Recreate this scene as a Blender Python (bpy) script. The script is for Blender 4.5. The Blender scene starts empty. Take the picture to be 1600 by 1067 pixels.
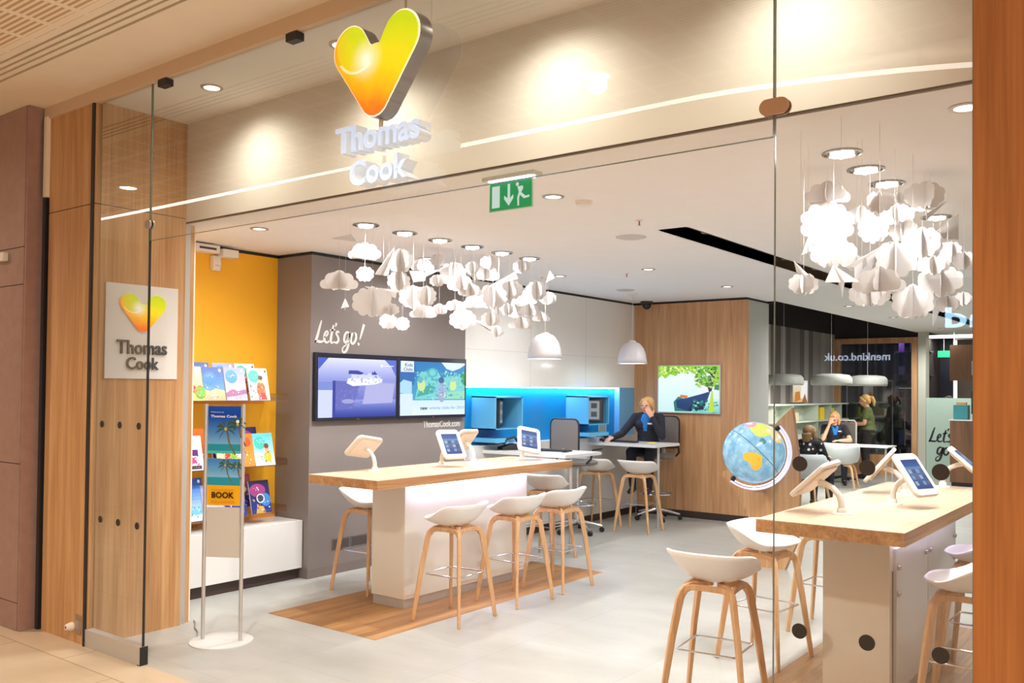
import bpy, bmesh, math, random
from mathutils import Vector, Matrix, Euler
from math import sin, cos, pi, radians as RD

random.seed(7)
SC = bpy.context.scene
COL = SC.collection

# ------------------------------------------------------------------ camera
F, CY, PITCH, ROLL, YAW = 1405.65, 579.27, 0.0193614, 0.0096103, -0.6518746
def cam_axes():
    cp, sp, cr, sr, c, s = cos(PITCH), sin(PITCH), cos(ROLL), sin(ROLL), cos(YAW), sin(YAW)
    Rr = Matrix(((cr, -sr, 0), (sr, cr, 0), (0, 0, 1)))
    Rp = Matrix(((1, 0, 0), (0, cp, sp), (0, -sp, cp)))
    R0 = Matrix(((1, 0, 0), (0, 0, -1), (0, 1, 0))) @ Matrix(((c, -s, 0), (s, c, 0), (0, 0, 1)))
    return Rr @ Rp @ R0
_R = cam_axes()
cd = bpy.data.cameras.new('camera')
cam = bpy.data.objects.new('camera', cd); COL.objects.link(cam)
cd.sensor_width = 36.0; cd.lens = F * 36 / 1600
cd.shift_y = (CY - 533.5) / 1600
cd.clip_start = 0.05; cd.clip_end = 200
M3 = Matrix((_R[0], -_R[1], -_R[2])).transposed()
cam.matrix_world = Matrix.Translation((0, 0, 1.7)) @ M3.to_4x4()
SC.camera = cam

# ------------------------------------------------------------------ world, exposure
w = bpy.data.worlds.new('world'); SC.world = w; w.use_nodes = True
w.node_tree.nodes['Background'].inputs[0].default_value = (1.0, 0.90, 0.78, 1)
w.node_tree.nodes['Background'].inputs[1].default_value = 1.9
SC.view_settings.view_transform = 'Standard'; SC.view_settings.look = 'None'
SC.view_settings.gamma = 1; SC.view_settings.use_curve_mapping = False
SC.view_settings.exposure = 0.0
cy = SC.cycles
cy.max_bounces = 8; cy.diffuse_bounces = 6; cy.glossy_bounces = 4; cy.transmission_bounces = 6
cy.transparent_max_bounces = 24; cy.caustics_reflective = False; cy.caustics_refractive = False
cy.sample_clamp_indirect = 4; cy.blur_glossy = 0.5
SC.cycles.use_denoising = True

# ------------------------------------------------------------------ lights of the place
def lamp(name, kind, loc, power, color, rot=(0, 0, 0), parent=None, **k):
    l = bpy.data.lights.new(name, kind); l.energy = power; l.color = color
    for a, b in k.items(): setattr(l, a, b)
    o = bpy.data.objects.new(name, l); COL.objects.link(o); o.location = loc; o.rotation_euler = rot
    if parent is not None: o.parent = parent
    return o
WARM = (1.0, 0.80, 0.58); SHOP = (1.0, 1.01, 1.01)
BIGDL = [(-4.90, 4.62 + .41 * k) for k in range(6)] + [(-1.42, 4.58 + .41 * k) for k in range(6)]
SMALLDL = [(-5.70, 4.27), (-5.70, 6.14), (-4.36, 7.94), (-4.33, 9.76), (-0.77, 4.14), (-0.9, 8.2), (-1.0, 10.5),
           (-5.4, 7.9), (-2.0, 12.5), (-3.9, 15.2), (-2.6, 9.3), (-3.2, 4.6), (-3.9, 12.9), (-3.8, 18.2)]  # unseen right-hand ones and the last two are added to brighten the room
# (the beams themselves are made with their fittings below; powers are set here)
P_BIG, P_SMALL, P_FAR, P_SOFFIT, P_MALL = 80, 38, 170, 40, 310
SOFFITDL = [(-4.89, 3.29), (-3.70, 3.29), (-2.50, 3.29), (-1.30, 3.29)]
MALLDL = [(-8.34, 1.34), (-2.94, 1.34), (2.4, 1.34), (-6.5, -3.8), (-.25, -2.8)]

# ------------------------------------------------------------------ materials
MATS = {}
def rgb(*c):
    "sRGB 0-255 to linear"
    if len(c) == 1: c = c[0]
    f = lambda v: (v / 255) / 12.92 if v / 255 <= .04045 else ((v / 255 + .055) / 1.055) ** 2.4
    return tuple(f(v) for v in c[:3])
def newmat(name):
    m = bpy.data.materials.new(name); m.use_nodes = True
    nt = m.node_tree; b = nt.nodes['Principled BSDF']
    return m, nt, b
def N(nt, t, **k):
    n = nt.nodes.new(t)
    for a, v in k.items():
        if a in n.inputs.keys() if hasattr(n.inputs, 'keys') else False: n.inputs[a].default_value = v
        else: setattr(n, a, v)
    return n
def mat(name, col, rough=.5, metal=0, spec=.5, emit=None, es=1.0, noise=0, nscale=6, coat=0, bump=0, trans=0, sub=0):
    key = name
    if key in MATS: return MATS[key]
    m, nt, b = newmat(name); MATS[key] = m
    b.inputs['Base Color'].default_value = (*col, 1); b.inputs['Roughness'].default_value = rough
    b.inputs['Metallic'].default_value = metal; b.inputs['Specular IOR Level'].default_value = spec
    b.inputs['Coat Weight'].default_value = coat
    if trans: b.inputs['Transmission Weight'].default_value = trans
    if emit:
        b.inputs['Emission Color'].default_value = (*emit, 1); b.inputs['Emission Strength'].default_value = es
    if noise or bump:
        tc = nt.nodes.new('ShaderNodeTexCoord'); n = nt.nodes.new('ShaderNodeTexNoise')
        n.inputs['Scale'].default_value = nscale; n.inputs['Detail'].default_value = 6
        nt.links.new(tc.outputs['Object'], n.inputs['Vector'])
        if noise:
            r = nt.nodes.new('ShaderNodeValToRGB')
            r.color_ramp.elements[0].position = .3; r.color_ramp.elements[1].position = .7
            r.color_ramp.elements[0].color = (*[c * (1 - noise) for c in col], 1)
            r.color_ramp.elements[1].color = (*[min(1, c * (1 + noise)) for c in col], 1)
            nt.links.new(n.outputs['Fac'], r.inputs['Fac']); nt.links.new(r.outputs['Color'], b.inputs['Base Color'])
        if bump:
            bp = nt.nodes.new('ShaderNodeBump'); bp.inputs['Strength'].default_value = bump; bp.inputs['Distance'].default_value = .004
            nt.links.new(n.outputs['Fac'], bp.inputs['Height']); nt.links.new(bp.outputs['Normal'], b.inputs['Normal'])
    return m
def wood(name, c1, c2, axis='z', rough=.42, scale=1.0, plank=None, coat=0.0):
    if name in MATS: return MATS[name]
    m, nt, b = newmat(name); MATS[name] = m
    tc = nt.nodes.new('ShaderNodeTexCoord'); mp = nt.nodes.new('ShaderNodeMapping')
    s = [9 * scale] * 3; s['xyz'.index(axis)] = .55 * scale
    mp.inputs['Scale'].default_value = s
    nt.links.new(tc.outputs['Object'], mp.inputs['Vector'])
    n1 = nt.nodes.new('ShaderNodeTexNoise'); n1.inputs['Scale'].default_value = 1.2; n1.inputs['Detail'].default_value = 5
    n1.inputs['Distortion'].default_value = .8; nt.links.new(mp.outputs[0], n1.inputs['Vector'])
    mp2 = nt.nodes.new('ShaderNodeMapping'); s2 = [85 * scale] * 3; s2['xyz'.index(axis)] = 2.0 * scale
    mp2.inputs['Scale'].default_value = s2; nt.links.new(tc.outputs['Object'], mp2.inputs['Vector'])
    n2 = nt.nodes.new('ShaderNodeTexNoise'); n2.inputs['Scale'].default_value = 1; n2.inputs['Detail'].default_value = 3
    nt.links.new(mp2.outputs[0], n2.inputs['Vector'])
    mx = nt.nodes.new('ShaderNodeMath'); mx.operation = 'MULTIPLY_ADD'; mx.inputs[1].default_value = .45
    nt.links.new(n2.outputs['Fac'], mx.inputs[0]); 
    m3 = nt.nodes.new('ShaderNodeMath'); m3.operation = 'MULTIPLY'; m3.inputs[1].default_value = .62
    nt.links.new(n1.outputs['Fac'], m3.inputs[0]); nt.links.new(m3.outputs[0], mx.inputs[2])
    r = nt.nodes.new('ShaderNodeValToRGB'); r.color_ramp.elements[0].position = .36; r.color_ramp.elements[1].position = .70
    r.color_ramp.elements[0].color = (*c1, 1); r.color_ramp.elements[1].color = (*c2, 1)
    nt.links.new(mx.outputs[0], r.inputs['Fac'])
    out = r.outputs['Color']
    if plank:   # (length, width) of floor boards, long axis y
        bk = nt.nodes.new('ShaderNodeTexBrick'); mpb = nt.nodes.new('ShaderNodeMapping')
        mpb.inputs['Rotation'].default_value = (0, 0, pi / 2)
        nt.links.new(tc.outputs['Object'], mpb.inputs['Vector']); nt.links.new(mpb.outputs[0], bk.inputs['Vector'])
        bk.inputs['Scale'].default_value = 1; bk.inputs['Brick Width'].default_value = plank[0]; bk.inputs['Row Height'].default_value = plank[1]
        bk.inputs['Mortar Size'].default_value = .0012; bk.inputs['Color1'].default_value = (1, 1, 1, 1)
        bk.inputs['Color2'].default_value = (.62, .56, .5, 1); bk.inputs['Mortar'].default_value = (.35, .28, .22, 1); bk.inputs['Bias'].default_value = -.1
        ml = nt.nodes.new('ShaderNodeMixRGB'); ml.blend_type = 'MULTIPLY'; ml.inputs['Fac'].default_value = .8
        nt.links.new(out, ml.inputs['Color1']); nt.links.new(bk.outputs['Color'], ml.inputs['Color2']); out = ml.outputs['Color']
    nt.links.new(out, b.inputs['Base Color']); b.inputs['Roughness'].default_value = rough
    b.inputs['Coat Weight'].default_value = coat
    return m
def tiles(name, c1, c2, w, h, mortar, rough, nz=.5, mort=.004, off=.5, rot=0, shift=(0, 0), ncol=None, spec=.5):
    if name in MATS: return MATS[name]
    m, nt, b = newmat(name); MATS[name] = m
    tc = nt.nodes.new('ShaderNodeTexCoord'); mp = nt.nodes.new('ShaderNodeMapping')
    mp.inputs['Rotation'].default_value = (0, 0, rot); mp.inputs['Location'].default_value = (*shift, 0)
    nt.links.new(tc.outputs['Object'], mp.inputs['Vector'])
    bk = nt.nodes.new('ShaderNodeTexBrick'); nt.links.new(mp.outputs[0], bk.inputs['Vector'])
    bk.inputs['Scale'].default_value = 1; bk.inputs['Brick Width'].default_value = w; bk.inputs['Row Height'].default_value = h
    bk.inputs['Mortar Size'].default_value = mort; bk.inputs['Mortar Smooth'].default_value = .3; bk.offset = off
    bk.inputs['Color1'].default_value = (*c1, 1); bk.inputs['Color2'].default_value = (*c2, 1); bk.inputs['Mortar'].default_value = (*mortar, 1)
    n = nt.nodes.new('ShaderNodeTexNoise'); n.inputs['Scale'].default_value = 1.6; n.inputs['Detail'].default_value = 8; n.inputs['Roughness'].default_value = .6
    mpn = nt.nodes.new('ShaderNodeMapping'); mpn.inputs['Scale'].default_value = (1.0, 2.2, 1)
    nt.links.new(tc.outputs['Object'], mpn.inputs['Vector']); nt.links.new(mpn.outputs[0], n.inputs['Vector'])
    r = nt.nodes.new('ShaderNodeValToRGB'); r.color_ramp.elements[0].position = .3; r.color_ramp.elements[1].position = .72
    k = ncol or (.82, .80, .78); r.color_ramp.elements[0].color = (*k, 1); r.color_ramp.elements[1].color = (1, 1, 1, 1)
    nt.links.new(n.outputs['Fac'], r.inputs['Fac'])
    ml = nt.nodes.new('ShaderNodeMixRGB'); ml.blend_type = 'MULTIPLY'; ml.inputs['Fac'].default_value = nz
    nt.links.new(bk.outputs['Color'], ml.inputs['Color1']); nt.links.new(r.outputs['Color'], ml.inputs['Color2'])
    nt.links.new(ml.outputs['Color'], b.inputs['Base Color']); b.inputs['Roughness'].default_value = rough
    b.inputs['Specular IOR Level'].default_value = spec
    return m
def glass(name, tint=(.97, .985, .975), refl=.10):
    if name in MATS: return MATS[name]
    m = bpy.data.materials.new(name); m.use_nodes = True; MATS[name] = m; nt = m.node_tree; nt.nodes.clear()
    o = nt.nodes.new('ShaderNodeOutputMaterial'); mx = nt.nodes.new('ShaderNodeMixShader')
    t = nt.nodes.new('ShaderNodeBsdfTransparent'); t.inputs[0].default_value = (*tint, 1)
    g = nt.nodes.new('ShaderNodeBsdfGlossy'); g.inputs['Roughness'].default_value = 0; g.inputs['Color'].default_value = (1, 1, 1, 1)
    fr = nt.nodes.new('ShaderNodeFresnel'); fr.inputs['IOR'].default_value = 1.5
    mm = nt.nodes.new('ShaderNodeMath'); mm.operation = 'MULTIPLY'; mm.inputs[1].default_value = refl / .04
    mm.use_clamp = True
    nt.links.new(fr.outputs[0], mm.inputs[0]); nt.links.new(mm.outputs[0], mx.inputs[0])
    nt.links.new(t.outputs[0], mx.inputs[1]); nt.links.new(g.outputs[0], mx.inputs[2]); nt.links.new(mx.outputs[0], o.inputs[0])
    return m
def emis(name, col, s):
    if name in MATS: return MATS[name]
    m = bpy.data.materials.new(name); m.use_nodes = True; MATS[name] = m; nt = m.node_tree; nt.nodes.clear()
    o = nt.nodes.new('ShaderNodeOutputMaterial'); e = nt.nodes.new('ShaderNodeEmission')
    e.inputs[0].default_value = (*col, 1); e.inputs[1].default_value = s; nt.links.new(e.outputs[0], o.inputs[0])
    return m
def paper(name, col, tr=.3):
    if name in MATS: return MATS[name]
    m, nt, b = newmat(name); MATS[name] = m
    b.inputs['Base Color'].default_value = (*col, 1); b.inputs['Roughness'].default_value = .9
    o = nt.nodes['Material Output']; t = nt.nodes.new('ShaderNodeBsdfTranslucent'); t.inputs[0].default_value = (*col, 1)
    mx = nt.nodes.new('ShaderNodeMixShader'); mx.inputs[0].default_value = tr
    nt.links.new(b.outputs[0], mx.inputs[1]); nt.links.new(t.outputs[0], mx.inputs[2]); nt.links.new(mx.outputs[0], o.inputs[0])
    return m

M_OAK = wood('oak_veneer', rgb(168, 118, 70), rgb(212, 166, 116), 'z', .45)
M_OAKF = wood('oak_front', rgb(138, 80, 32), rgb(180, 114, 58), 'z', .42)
M_OAKR = wood('oak_wall', rgb(182, 130, 86), rgb(218, 172, 126), 'z', .4)
M_TOP = wood('oak_tabletop', rgb(188, 154, 122), rgb(214, 188, 160), 'y', .38)
M_TOPE = wood('oak_table_edge', rgb(150, 100, 56), rgb(206, 156, 106), 'y', .45)  # end grain tone, darkened further to stand for the unlit sides
M_RUG = wood('oak_boards', rgb(138, 94, 50), rgb(190, 144, 90), 'y', .5, plank=(1.5, .19))
M_LEG = wood('oak_leg', rgb(196, 148, 100), rgb(222, 178, 134), 'z', .5, scale=3)
M_DWOOD = wood('brown_wood', rgb(92, 62, 40), rgb(130, 90, 60), 'z', .5)
M_CEIL = mat('ceiling_paint', rgb(248, 245, 243), .9, noise=.01)
M_BULK = mat('bulkhead_paint', rgb(240, 235, 226), .8, noise=.02, nscale=2)
M_MALLC = mat('mall_ceiling_paint', rgb(232, 218, 198), .9, noise=.02)
M_GREYW = mat('grey_wall_paint', rgb(128, 119, 116), .32, noise=.02, nscale=3)
M_WHITEW = mat('white_wall_panel', rgb(236, 233, 228), .18, noise=.01)
M_LGREY = mat('pale_grey_panel', rgb(176, 178, 172), .5, noise=.02)
M_YEL = mat('yellow_paint', rgb(250, 184, 38), .6, noise=.02, nscale=2)
M_WHITE = mat('white_laminate', rgb(222, 221, 219), .25)
M_GLOSSW = mat('white_gloss', rgb(226, 222, 212), .12, coat=.3)
M_BLACK = mat('black', (.012, .011, .012), .5)
M_DARK = mat('dark_brown', rgb(62, 48, 44), .5)
M_VOID = mat('dark_void', (.02, .013, .016), .8)
M_CHROME = mat('chrome', (.75, .75, .77), .15, 1)
M_STEEL = mat('brushed_steel', rgb(186, 170, 158), .35, 1, noise=.05, nscale=20)
M_ALU = mat('satin_aluminium', rgb(200, 196, 192), .38, .5)
M_BLUE = mat('blue_glass_panel', rgb(6, 126, 190), .16, noise=.05, nscale=1.5)
M_LBLUE = mat('pale_blue_laminate', rgb(96, 176, 218), .3)
M_PLASTIC = mat('white_plastic', rgb(240, 232, 222), .35)
M_SHELL = mat('white_shell_plastic', rgb(238, 234, 230), .38)
M_GLASS = glass('clear_glass')
M_GEDGE = mat('glass_edge', rgb(112, 118, 108), .15, spec=.6)
M_ACRYL = glass('clear_acrylic', (.985, .985, .985), .02)
M_PAPER = paper('white_card', (.90, .88, .87), .45)
M_GREYF = mat('grey_mesh_fabric', rgb(126, 116, 110), .9, bump=.3, nscale=220)
M_FLOOR = tiles('grey_floor_tiles', rgb(178, 178, 173), rgb(184, 183, 177), .9, .9, rgb(164, 162, 157), .33, nz=.85, mort=.003, off=.5, rot=pi / 2, ncol=(.80, .79, .77))
M_MALLF = tiles('beige_stone_tiles', rgb(196, 176, 150), rgb(204, 185, 160), 1.2, .6, rgb(146, 124, 98), .38, nz=.7, mort=.004, shift=(.2, .83), ncol=(.84, .78, .7))

# ------------------------------------------------------------------ mesh helpers
class MB:
    def __init__(s): s.v = []; s.f = []; s.m = []; s.mats = []
    def mi(s, m):
        if m is None: return 0
        if m not in s.mats: s.mats.append(m)
        return s.mats.index(m)
    def add(s, vs, fs, m=None, M=None):
        o = len(s.v); k = s.mi(m)
        for p in vs:
            p = Vector(p); s.v.append(tuple(M @ p if M is not None else p))
        for f in fs: s.f.append([o + i for i in f]); s.m.append(k)
        return s
    def box(s, x0, x1, y0, y1, z0, z1, m=None, M=None):
        vs = [(x, y, z) for z in (z0, z1) for y in (y0, y1) for x in (x0, x1)]
        return s.add(vs, [(0, 2, 3, 1), (4, 5, 7, 6), (0, 1, 5, 4), (2, 6, 7, 3), (0, 4, 6, 2), (1, 3, 7, 5)], m, M)
    def cbox(s, c, d, m=None, M=None):
        return s.box(c[0] - d[0] / 2, c[0] + d[0] / 2, c[1] - d[1] / 2, c[1] + d[1] / 2, c[2] - d[2] / 2, c[2] + d[2] / 2, m, M)
    def quad(s, a, b, c, d, m=None): return s.add([a, b, c, d], [(0, 1, 2, 3)], m)
    def prism(s, pts, M, t, m=None, mside=None):
        "2D outline in the xy plane of M, extruded from 0 to t along z of M"
        n = len(pts)
        s.add([(x, y, t) for x, y in pts], [list(range(n))], m, M)
        s.add([(x, y, 0) for x, y in pts], [list(range(n))[::-1]], mside or m, M)
        s.add([(x, y, 0) for x, y in pts] + [(x, y, t) for x, y in pts], [(i, (i + 1) % n, n + (i + 1) % n, n + i) for i in range(n)], mside or m, M)
        return s
    def tube(s, pts, r, n=10, m=None, closed=False, flat=None, up=(0, 0, 1), M=None):
        "round tube, or flat=(w,h) for a rectangular bar; r may be a list"
        P = [Vector(p) for p in pts]; L = len(P); vs = []; prev = None
        rr = r if isinstance(r, (list, tuple)) else [r] * L
        for i, p in enumerate(P):
            a = P[(i - 1) % L] if (i > 0 or closed) else p; b = P[(i + 1) % L] if (i < L - 1 or closed) else p
            d = (b - a).normalized()
            if prev is None:
                u = Vector(up); u = (u - d * u.dot(d))
                if u.length < 1e-3: u = Vector((1, 0, 0)) - d * d.x
                u.normalize()
            else:
                u = prev - d * prev.dot(d); u.normalize()
            prev = u; v = d.cross(u)
            if flat:
                k = rr[i] if r else 1
                for sx, sy in ((-1, -1), (1, -1), (1, 1), (-1, 1)): vs.append(p + u * sx * flat[1] / 2 * k + v * sy * flat[0] / 2 * k)
            else:
                for j in range(n): vs.append(p + (u * cos(2 * pi * j / n) + v * sin(2 * pi * j / n)) * rr[i])
        n = 4 if flat else n; fs = []
        for i in range(L if closed else L - 1):
            for j in range(n):
                a = i * n + j; b = i * n + (j + 1) % n; c = ((i + 1) % L) * n + (j + 1) % n; d = ((i + 1) % L) * n + j
                fs.append((a, b, c, d))
        if not closed: fs.append(list(range(n))[::-1]); fs.append([(L - 1) * n + j for j in range(n)])
        return s.add(vs, fs, m, M)
    def lathe(s, prof, n=24, m=None, M=None, a0=0, a1=2 * pi):
        "prof: (r,z) list about z"
        full = abs(a1 - a0 - 2 * pi) < 1e-6; L = len(prof); vs = []; K = n if full else n + 1
        for i in range(K):
            a = a0 + (a1 - a0) * i / n
            for r, z in prof: vs.append((r * cos(a), r * sin(a), z))
        fs = []
        for i in range(n):
            for j in range(L - 1):
                a = i * L + j; b = ((i + 1) % K) * L + j
                fs.append((a, b, b + 1, a + 1))
        return s.add(vs, fs, m, M)
    def cyl(s, c, r, h, m=None, n=20, M=None):
        T = Matrix.Translation(c); return s.lathe([(0.0001, 0), (r, 0), (r, h), (0.0001, h)], n, m, (M @ T) if M is not None else T)
    def ball(s, c, r, m=None, n=16, M=None):
        r = (r, r, r) if not isinstance(r, (tuple, list)) else r; k = n // 2
        prof = [(max(1e-4, sin(pi * j / k)), -cos(pi * j / k)) for j in range(k + 1)]
        T = Matrix.Translation(c) @ Matrix.Diagonal((*r, 1)); return s.lathe(prof, n, m, (M @ T) if M is not None else T)
    def build(s, name, m=None, parent=None, smooth=True, bevel=0, angle=35, solid=0, sub=0, loc=None):
        me = bpy.data.meshes.new(name); me.from_pydata(s.v, [], s.f)
        ms = s.mats if s.mats else [m]
        for q in ms: me.materials.append(q if q is not None else m)
        me.polygons.foreach_set('material_index', s.m)
        bm = bmesh.new(); bm.from_mesh(me); bmesh.ops.remove_doubles(bm, verts=bm.verts, dist=1e-5)
        if not solid: pass
        bm.to_mesh(me); bm.free()
        if smooth:
            me.polygons.foreach_set('use_smooth', [True] * len(me.polygons)); me.set_sharp_from_angle(angle=RD(angle))
        me.update()
        o = bpy.data.objects.new(name, me); COL.objects.link(o)
        if parent is not None: o.parent = parent
        if loc: o.location = loc
        if solid: md = o.modifiers.new('solid', 'SOLIDIFY'); md.thickness = solid; md.offset = 0
        if sub: md = o.modifiers.new('sub', 'SUBSURF'); md.levels = sub; md.render_levels = sub
        if bevel: md = o.modifiers.new('bevel', 'BEVEL'); md.width = bevel; md.segments = 2; md.limit_method = 'ANGLE'
        return o

def tag(o, label, cat, group=None, kind=None):
    o['label'] = label; o['category'] = cat
    if group: o['group'] = group
    if kind: o['kind'] = kind
    return o
def thing(name, label, cat, loc=(0, 0, 0), rz=0, group=None):
    o = bpy.data.objects.new(name, None); COL.objects.link(o); o.empty_display_size = .1
    o.location = loc; o.rotation_euler = (0, 0, rz)
    return tag(o, label, cat, group)
def struct(o): o['kind'] = 'structure'; return o
def sbox(name, x0, x1, y0, y1, z0, z1, m): return struct(MB().box(x0, x1, y0, y1, z0, z1, m).build(name))
def kids(o): return [c for c in COL.objects if c.parent == o]
CH = {}
def dup(root, loc, rz, label, group=None):
    r = root.copy(); COL.objects.link(r); r.location = loc; r.rotation_euler = (0, 0, rz); r['label'] = label
    if group: r['group'] = group
    for ch in CH.setdefault(root.name, kids(root)):
        c = ch.copy(); COL.objects.link(c); c.parent = r
        for g in CH.setdefault(ch.name, kids(ch)):
            d = g.copy(); COL.objects.link(d); d.parent = c
    return r

def frame(o, u, v):
    "matrix with local x along u, y along v"
    u = Vector(u).normalized(); v = Vector(v).normalized(); n = u.cross(v)
    M = Matrix((u, v, n)).transposed().to_4x4(); M.translation = Vector(o); return M
FX = lambda o: frame(o, (1, 0, 0), (0, 0, 1))        # faces -Y
FY = lambda o: frame(o, (0, 1, 0), (0, 0, 1))        # faces +X
_font_cache = {}
def text_geo(s, depth=0.0, bold=0.0, res=3):
    key = (s, depth, bold, res)
    if key in _font_cache: return _font_cache[key]
    cu = bpy.data.curves.new('t', 'FONT'); cu.body = s; cu.size = 1; cu.extrude = depth / 2; cu.offset = bold; cu.resolution_u = res
    ob = bpy.data.objects.new('t', cu); COL.objects.link(ob)
    dg = bpy.context.evaluated_depsgraph_get(); me = bpy.data.meshes.new_from_object(ob.evaluated_get(dg))
    V = [tuple(v.co) for v in me.vertices]; Fs = [tuple(p.vertices) for p in me.polygons]
    bpy.data.objects.remove(ob); bpy.data.curves.remove(cu); bpy.data.meshes.remove(me)
    x0 = min(v[0] for v in V); x1 = max(v[0] for v in V); y0 = min(v[1] for v in V); y1 = max(v[1] for v in V)
    _font_cache[key] = (V, Fs, x0, x1, y0, y1); return _font_cache[key]
def add_text(mb, s, M, x, y, width, height=None, depth=.002, bold=0.0, m=None, shear=0, anchor='l'):
    "text with its lower left ink corner at x,y; width in metres; height None keeps the font proportion"
    V, Fs, x0, x1, y0, y1 = text_geo(s, 1.0, bold)
    k = width / (x1 - x0); kh = k if height is None else height / (y1 - y0)
    if anchor == 'c': x -= width / 2
    if anchor == 'r': x -= width
    mb.add([(x + (a - x0) * k + shear * (b - y0) * kh, y + (b - y0) * kh, (c + .5) * depth) for a, b, c in V], Fs, m, M)
    return mb

def pic(M, W, H, items, name, parent=None, glow=0.0, rough=.35, base=0.0, bcol=(1, 1, 1)):
    "a printed or lit picture: flat shapes in 0..1 units stacked by fractions of a millimetre"
    mb = MB(); z = base
    def cm(c):
        key = 'print_%02x%02x%02x_%d' % (*[int(max(0, min(255, q))) for q in c], int(glow * 10))
        return mat(key, rgb(c) if not glow else (.01, .01, .01), rough, emit=rgb(c) if glow else None, es=glow)
    for it in items:
        k = it[0]; z += .0004
        if k == 'grad':
            _, c1, c2, u0, v0, u1, v1, n = it
            for i in range(n):
                t = (i + .5) / n; c = [a + (b - a) * t for a, b in zip(c1, c2)]
                a = v0 + (v1 - v0) * i / n; b = v0 + (v1 - v0) * (i + 1) / n
                mb.add([(u0 * W, a * H, z), (u1 * W, a * H, z), (u1 * W, b * H, z), (u0 * W, b * H, z)], [(0, 1, 2, 3)], cm(c), M)
        elif k == 'rect':
            _, c, u0, v0, u1, v1 = it
            mb.add([(u0 * W, v0 * H, z), (u1 * W, v0 * H, z), (u1 * W, v1 * H, z), (u0 * W, v1 * H, z)], [(0, 1, 2, 3)], cm(c), M)
        elif k == 'ell':
            _, c, u, v, a, b = it
            n = 24; mb.add([((u + a * cos(2 * pi * i / n)) * W, (v + b * sin(2 * pi * i / n)) * H, z) for i in range(n)], [list(range(n))], cm(c), M)
        elif k == 'spk':
            _, cols, u0, v0, u1, v1, cnt, sz, sd = it
            rr = random.Random(sd)
            for q in range(cnt):
                u, v = rr.uniform(u0, u1), rr.uniform(v0, v1); a = sz * rr.uniform(.4, 1.2); b = a * W / H * rr.uniform(.5, 1.1); z += .00001; ph = rr.uniform(0, 3)
                mb.add([((u + a * cos(ph + 2 * pi * i / 7)) * W, (v + b * sin(ph + 2 * pi * i / 7)) * H, z) for i in range(7)], [list(range(7))], cm(rr.choice(cols)), M)
        elif k == 'poly':
            _, c, P = it
            mb.add([(u * W, v * H, z) for u, v in P], [list(range(len(P)))], cm(c), M)
        elif k == 'txt':
            _, c, s, u, v, wd, ht, bd = it
            add_text(mb, s, M @ Matrix.Translation((0, 0, z)), u * W, v * H, wd * W, ht * H, .0003, bd, cm(c))
    return mb.build(name, None, parent, smooth=False)

def star(sdf, c, n=72, rmax=1.0):
    out = []
    for i in range(n):
        a = 2 * pi * i / n; lo = 0; t = rmax
        while t > 0 and sdf(c[0] + t * cos(a), c[1] + t * sin(a)) > 0: t -= rmax / 220
        out.append((c[0] + t * cos(a), c[1] + t * sin(a)))
    return out
def cone_sdf(x, y, a, ra, b, rb):
    dx, dy = b[0] - a[0], b[1] - a[1]; L2 = dx * dx + dy * dy
    t = max(0, min(1, ((x - a[0]) * dx + (y - a[1]) * dy) / L2))
    return math.hypot(x - a[0] - t * dx, y - a[1] - t * dy) - (ra + (rb - ra) * t)
def heart_outline(W, kz=1.0):
    "logo heart, width W, centred; two rounded arms meeting at the bottom"
    s = W / 510.0
    L, Rr, B = (-152 * s, 132 * s), (152 * s, 132 * s), (0, -95 * s)
    f = lambda x, y: min(cone_sdf(x, y, B, 86 * s, L, 104 * s), cone_sdf(x, y, B, 86 * s, Rr, 104 * s), cone_sdf(x, y, (0, -70 * s), 100 * s, (0, 34 * s), 96 * s))
    return [(x, y * kz) for x, y in star(f, (0, -40 * s), 110, .75 * W)]

# ================================================================== THE SETTING
ZC = 2.90
struct(MB().box(-7.5, 2.2, 3.02, 23, -.1, 0, M_FLOOR).build('floor'))
struct(MB().box(-12, 4, -12, 3.02, -.1, 0, M_MALLF).build('floor'))
for x0, x1 in ((-5.54, -4.40), (-2.03, -.90)):
    struct(MB().box(x0, x1, 4.28, 7.19, -.02, .002, M_RUG).build('floor'))
# shop ceiling with the black slot left open
c = MB()
for x0, x1, y0, y1 in ((-6.95, -3.22, 3.79, 11.72), (-4.5, -3.22, 11.72, 19.3), (-3.22, -3.0, 3.79, 6.03), (-3.0, 2.2, 3.79, 19.3), (-3.22, -3.0, 17.6, 19.3), (-4.5, 2.2, 19.3, 23)):
    c.box(x0, x1, y0, y1, ZC, ZC + .08, M_CEIL)
_ceil = struct(c.build('ceiling', smooth=False))
_cut = MB()
for x, y in BIGDL: _cut.lathe([(.0001, -.05), (.084, -.05), (.084, .075), (.0001, .075)], 32, M=Matrix.Translation((x, y, ZC)))
_co = _cut.build('cutter', smooth=False); _md = _ceil.modifiers.new('b', 'BOOLEAN'); _md.object = _co; _md.operation = 'DIFFERENCE'; _md.solver = 'EXACT'
_dg = bpy.context.evaluated_depsgraph_get(); _me = bpy.data.meshes.new_from_object(_ceil.evaluated_get(_dg)); _ceil.modifiers.clear(); _ceil.data = _me
bpy.data.objects.remove(_co)
sl = MB(); sl.box(-3.22, -3.0, 6.03, 17.6, ZC + .16, ZC + .18, M_BLACK).box(-3.235, -3.22, 6.03, 17.6, ZC, ZC + .18, M_BLACK).box(-3.0, -2.985, 6.03, 17.6, ZC, ZC + .18, M_BLACK)
sl.box(-3.22, -3.0, 6.015, 6.03, ZC, ZC + .18, M_BLACK)
struct(sl.build('trim_1'))
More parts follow.
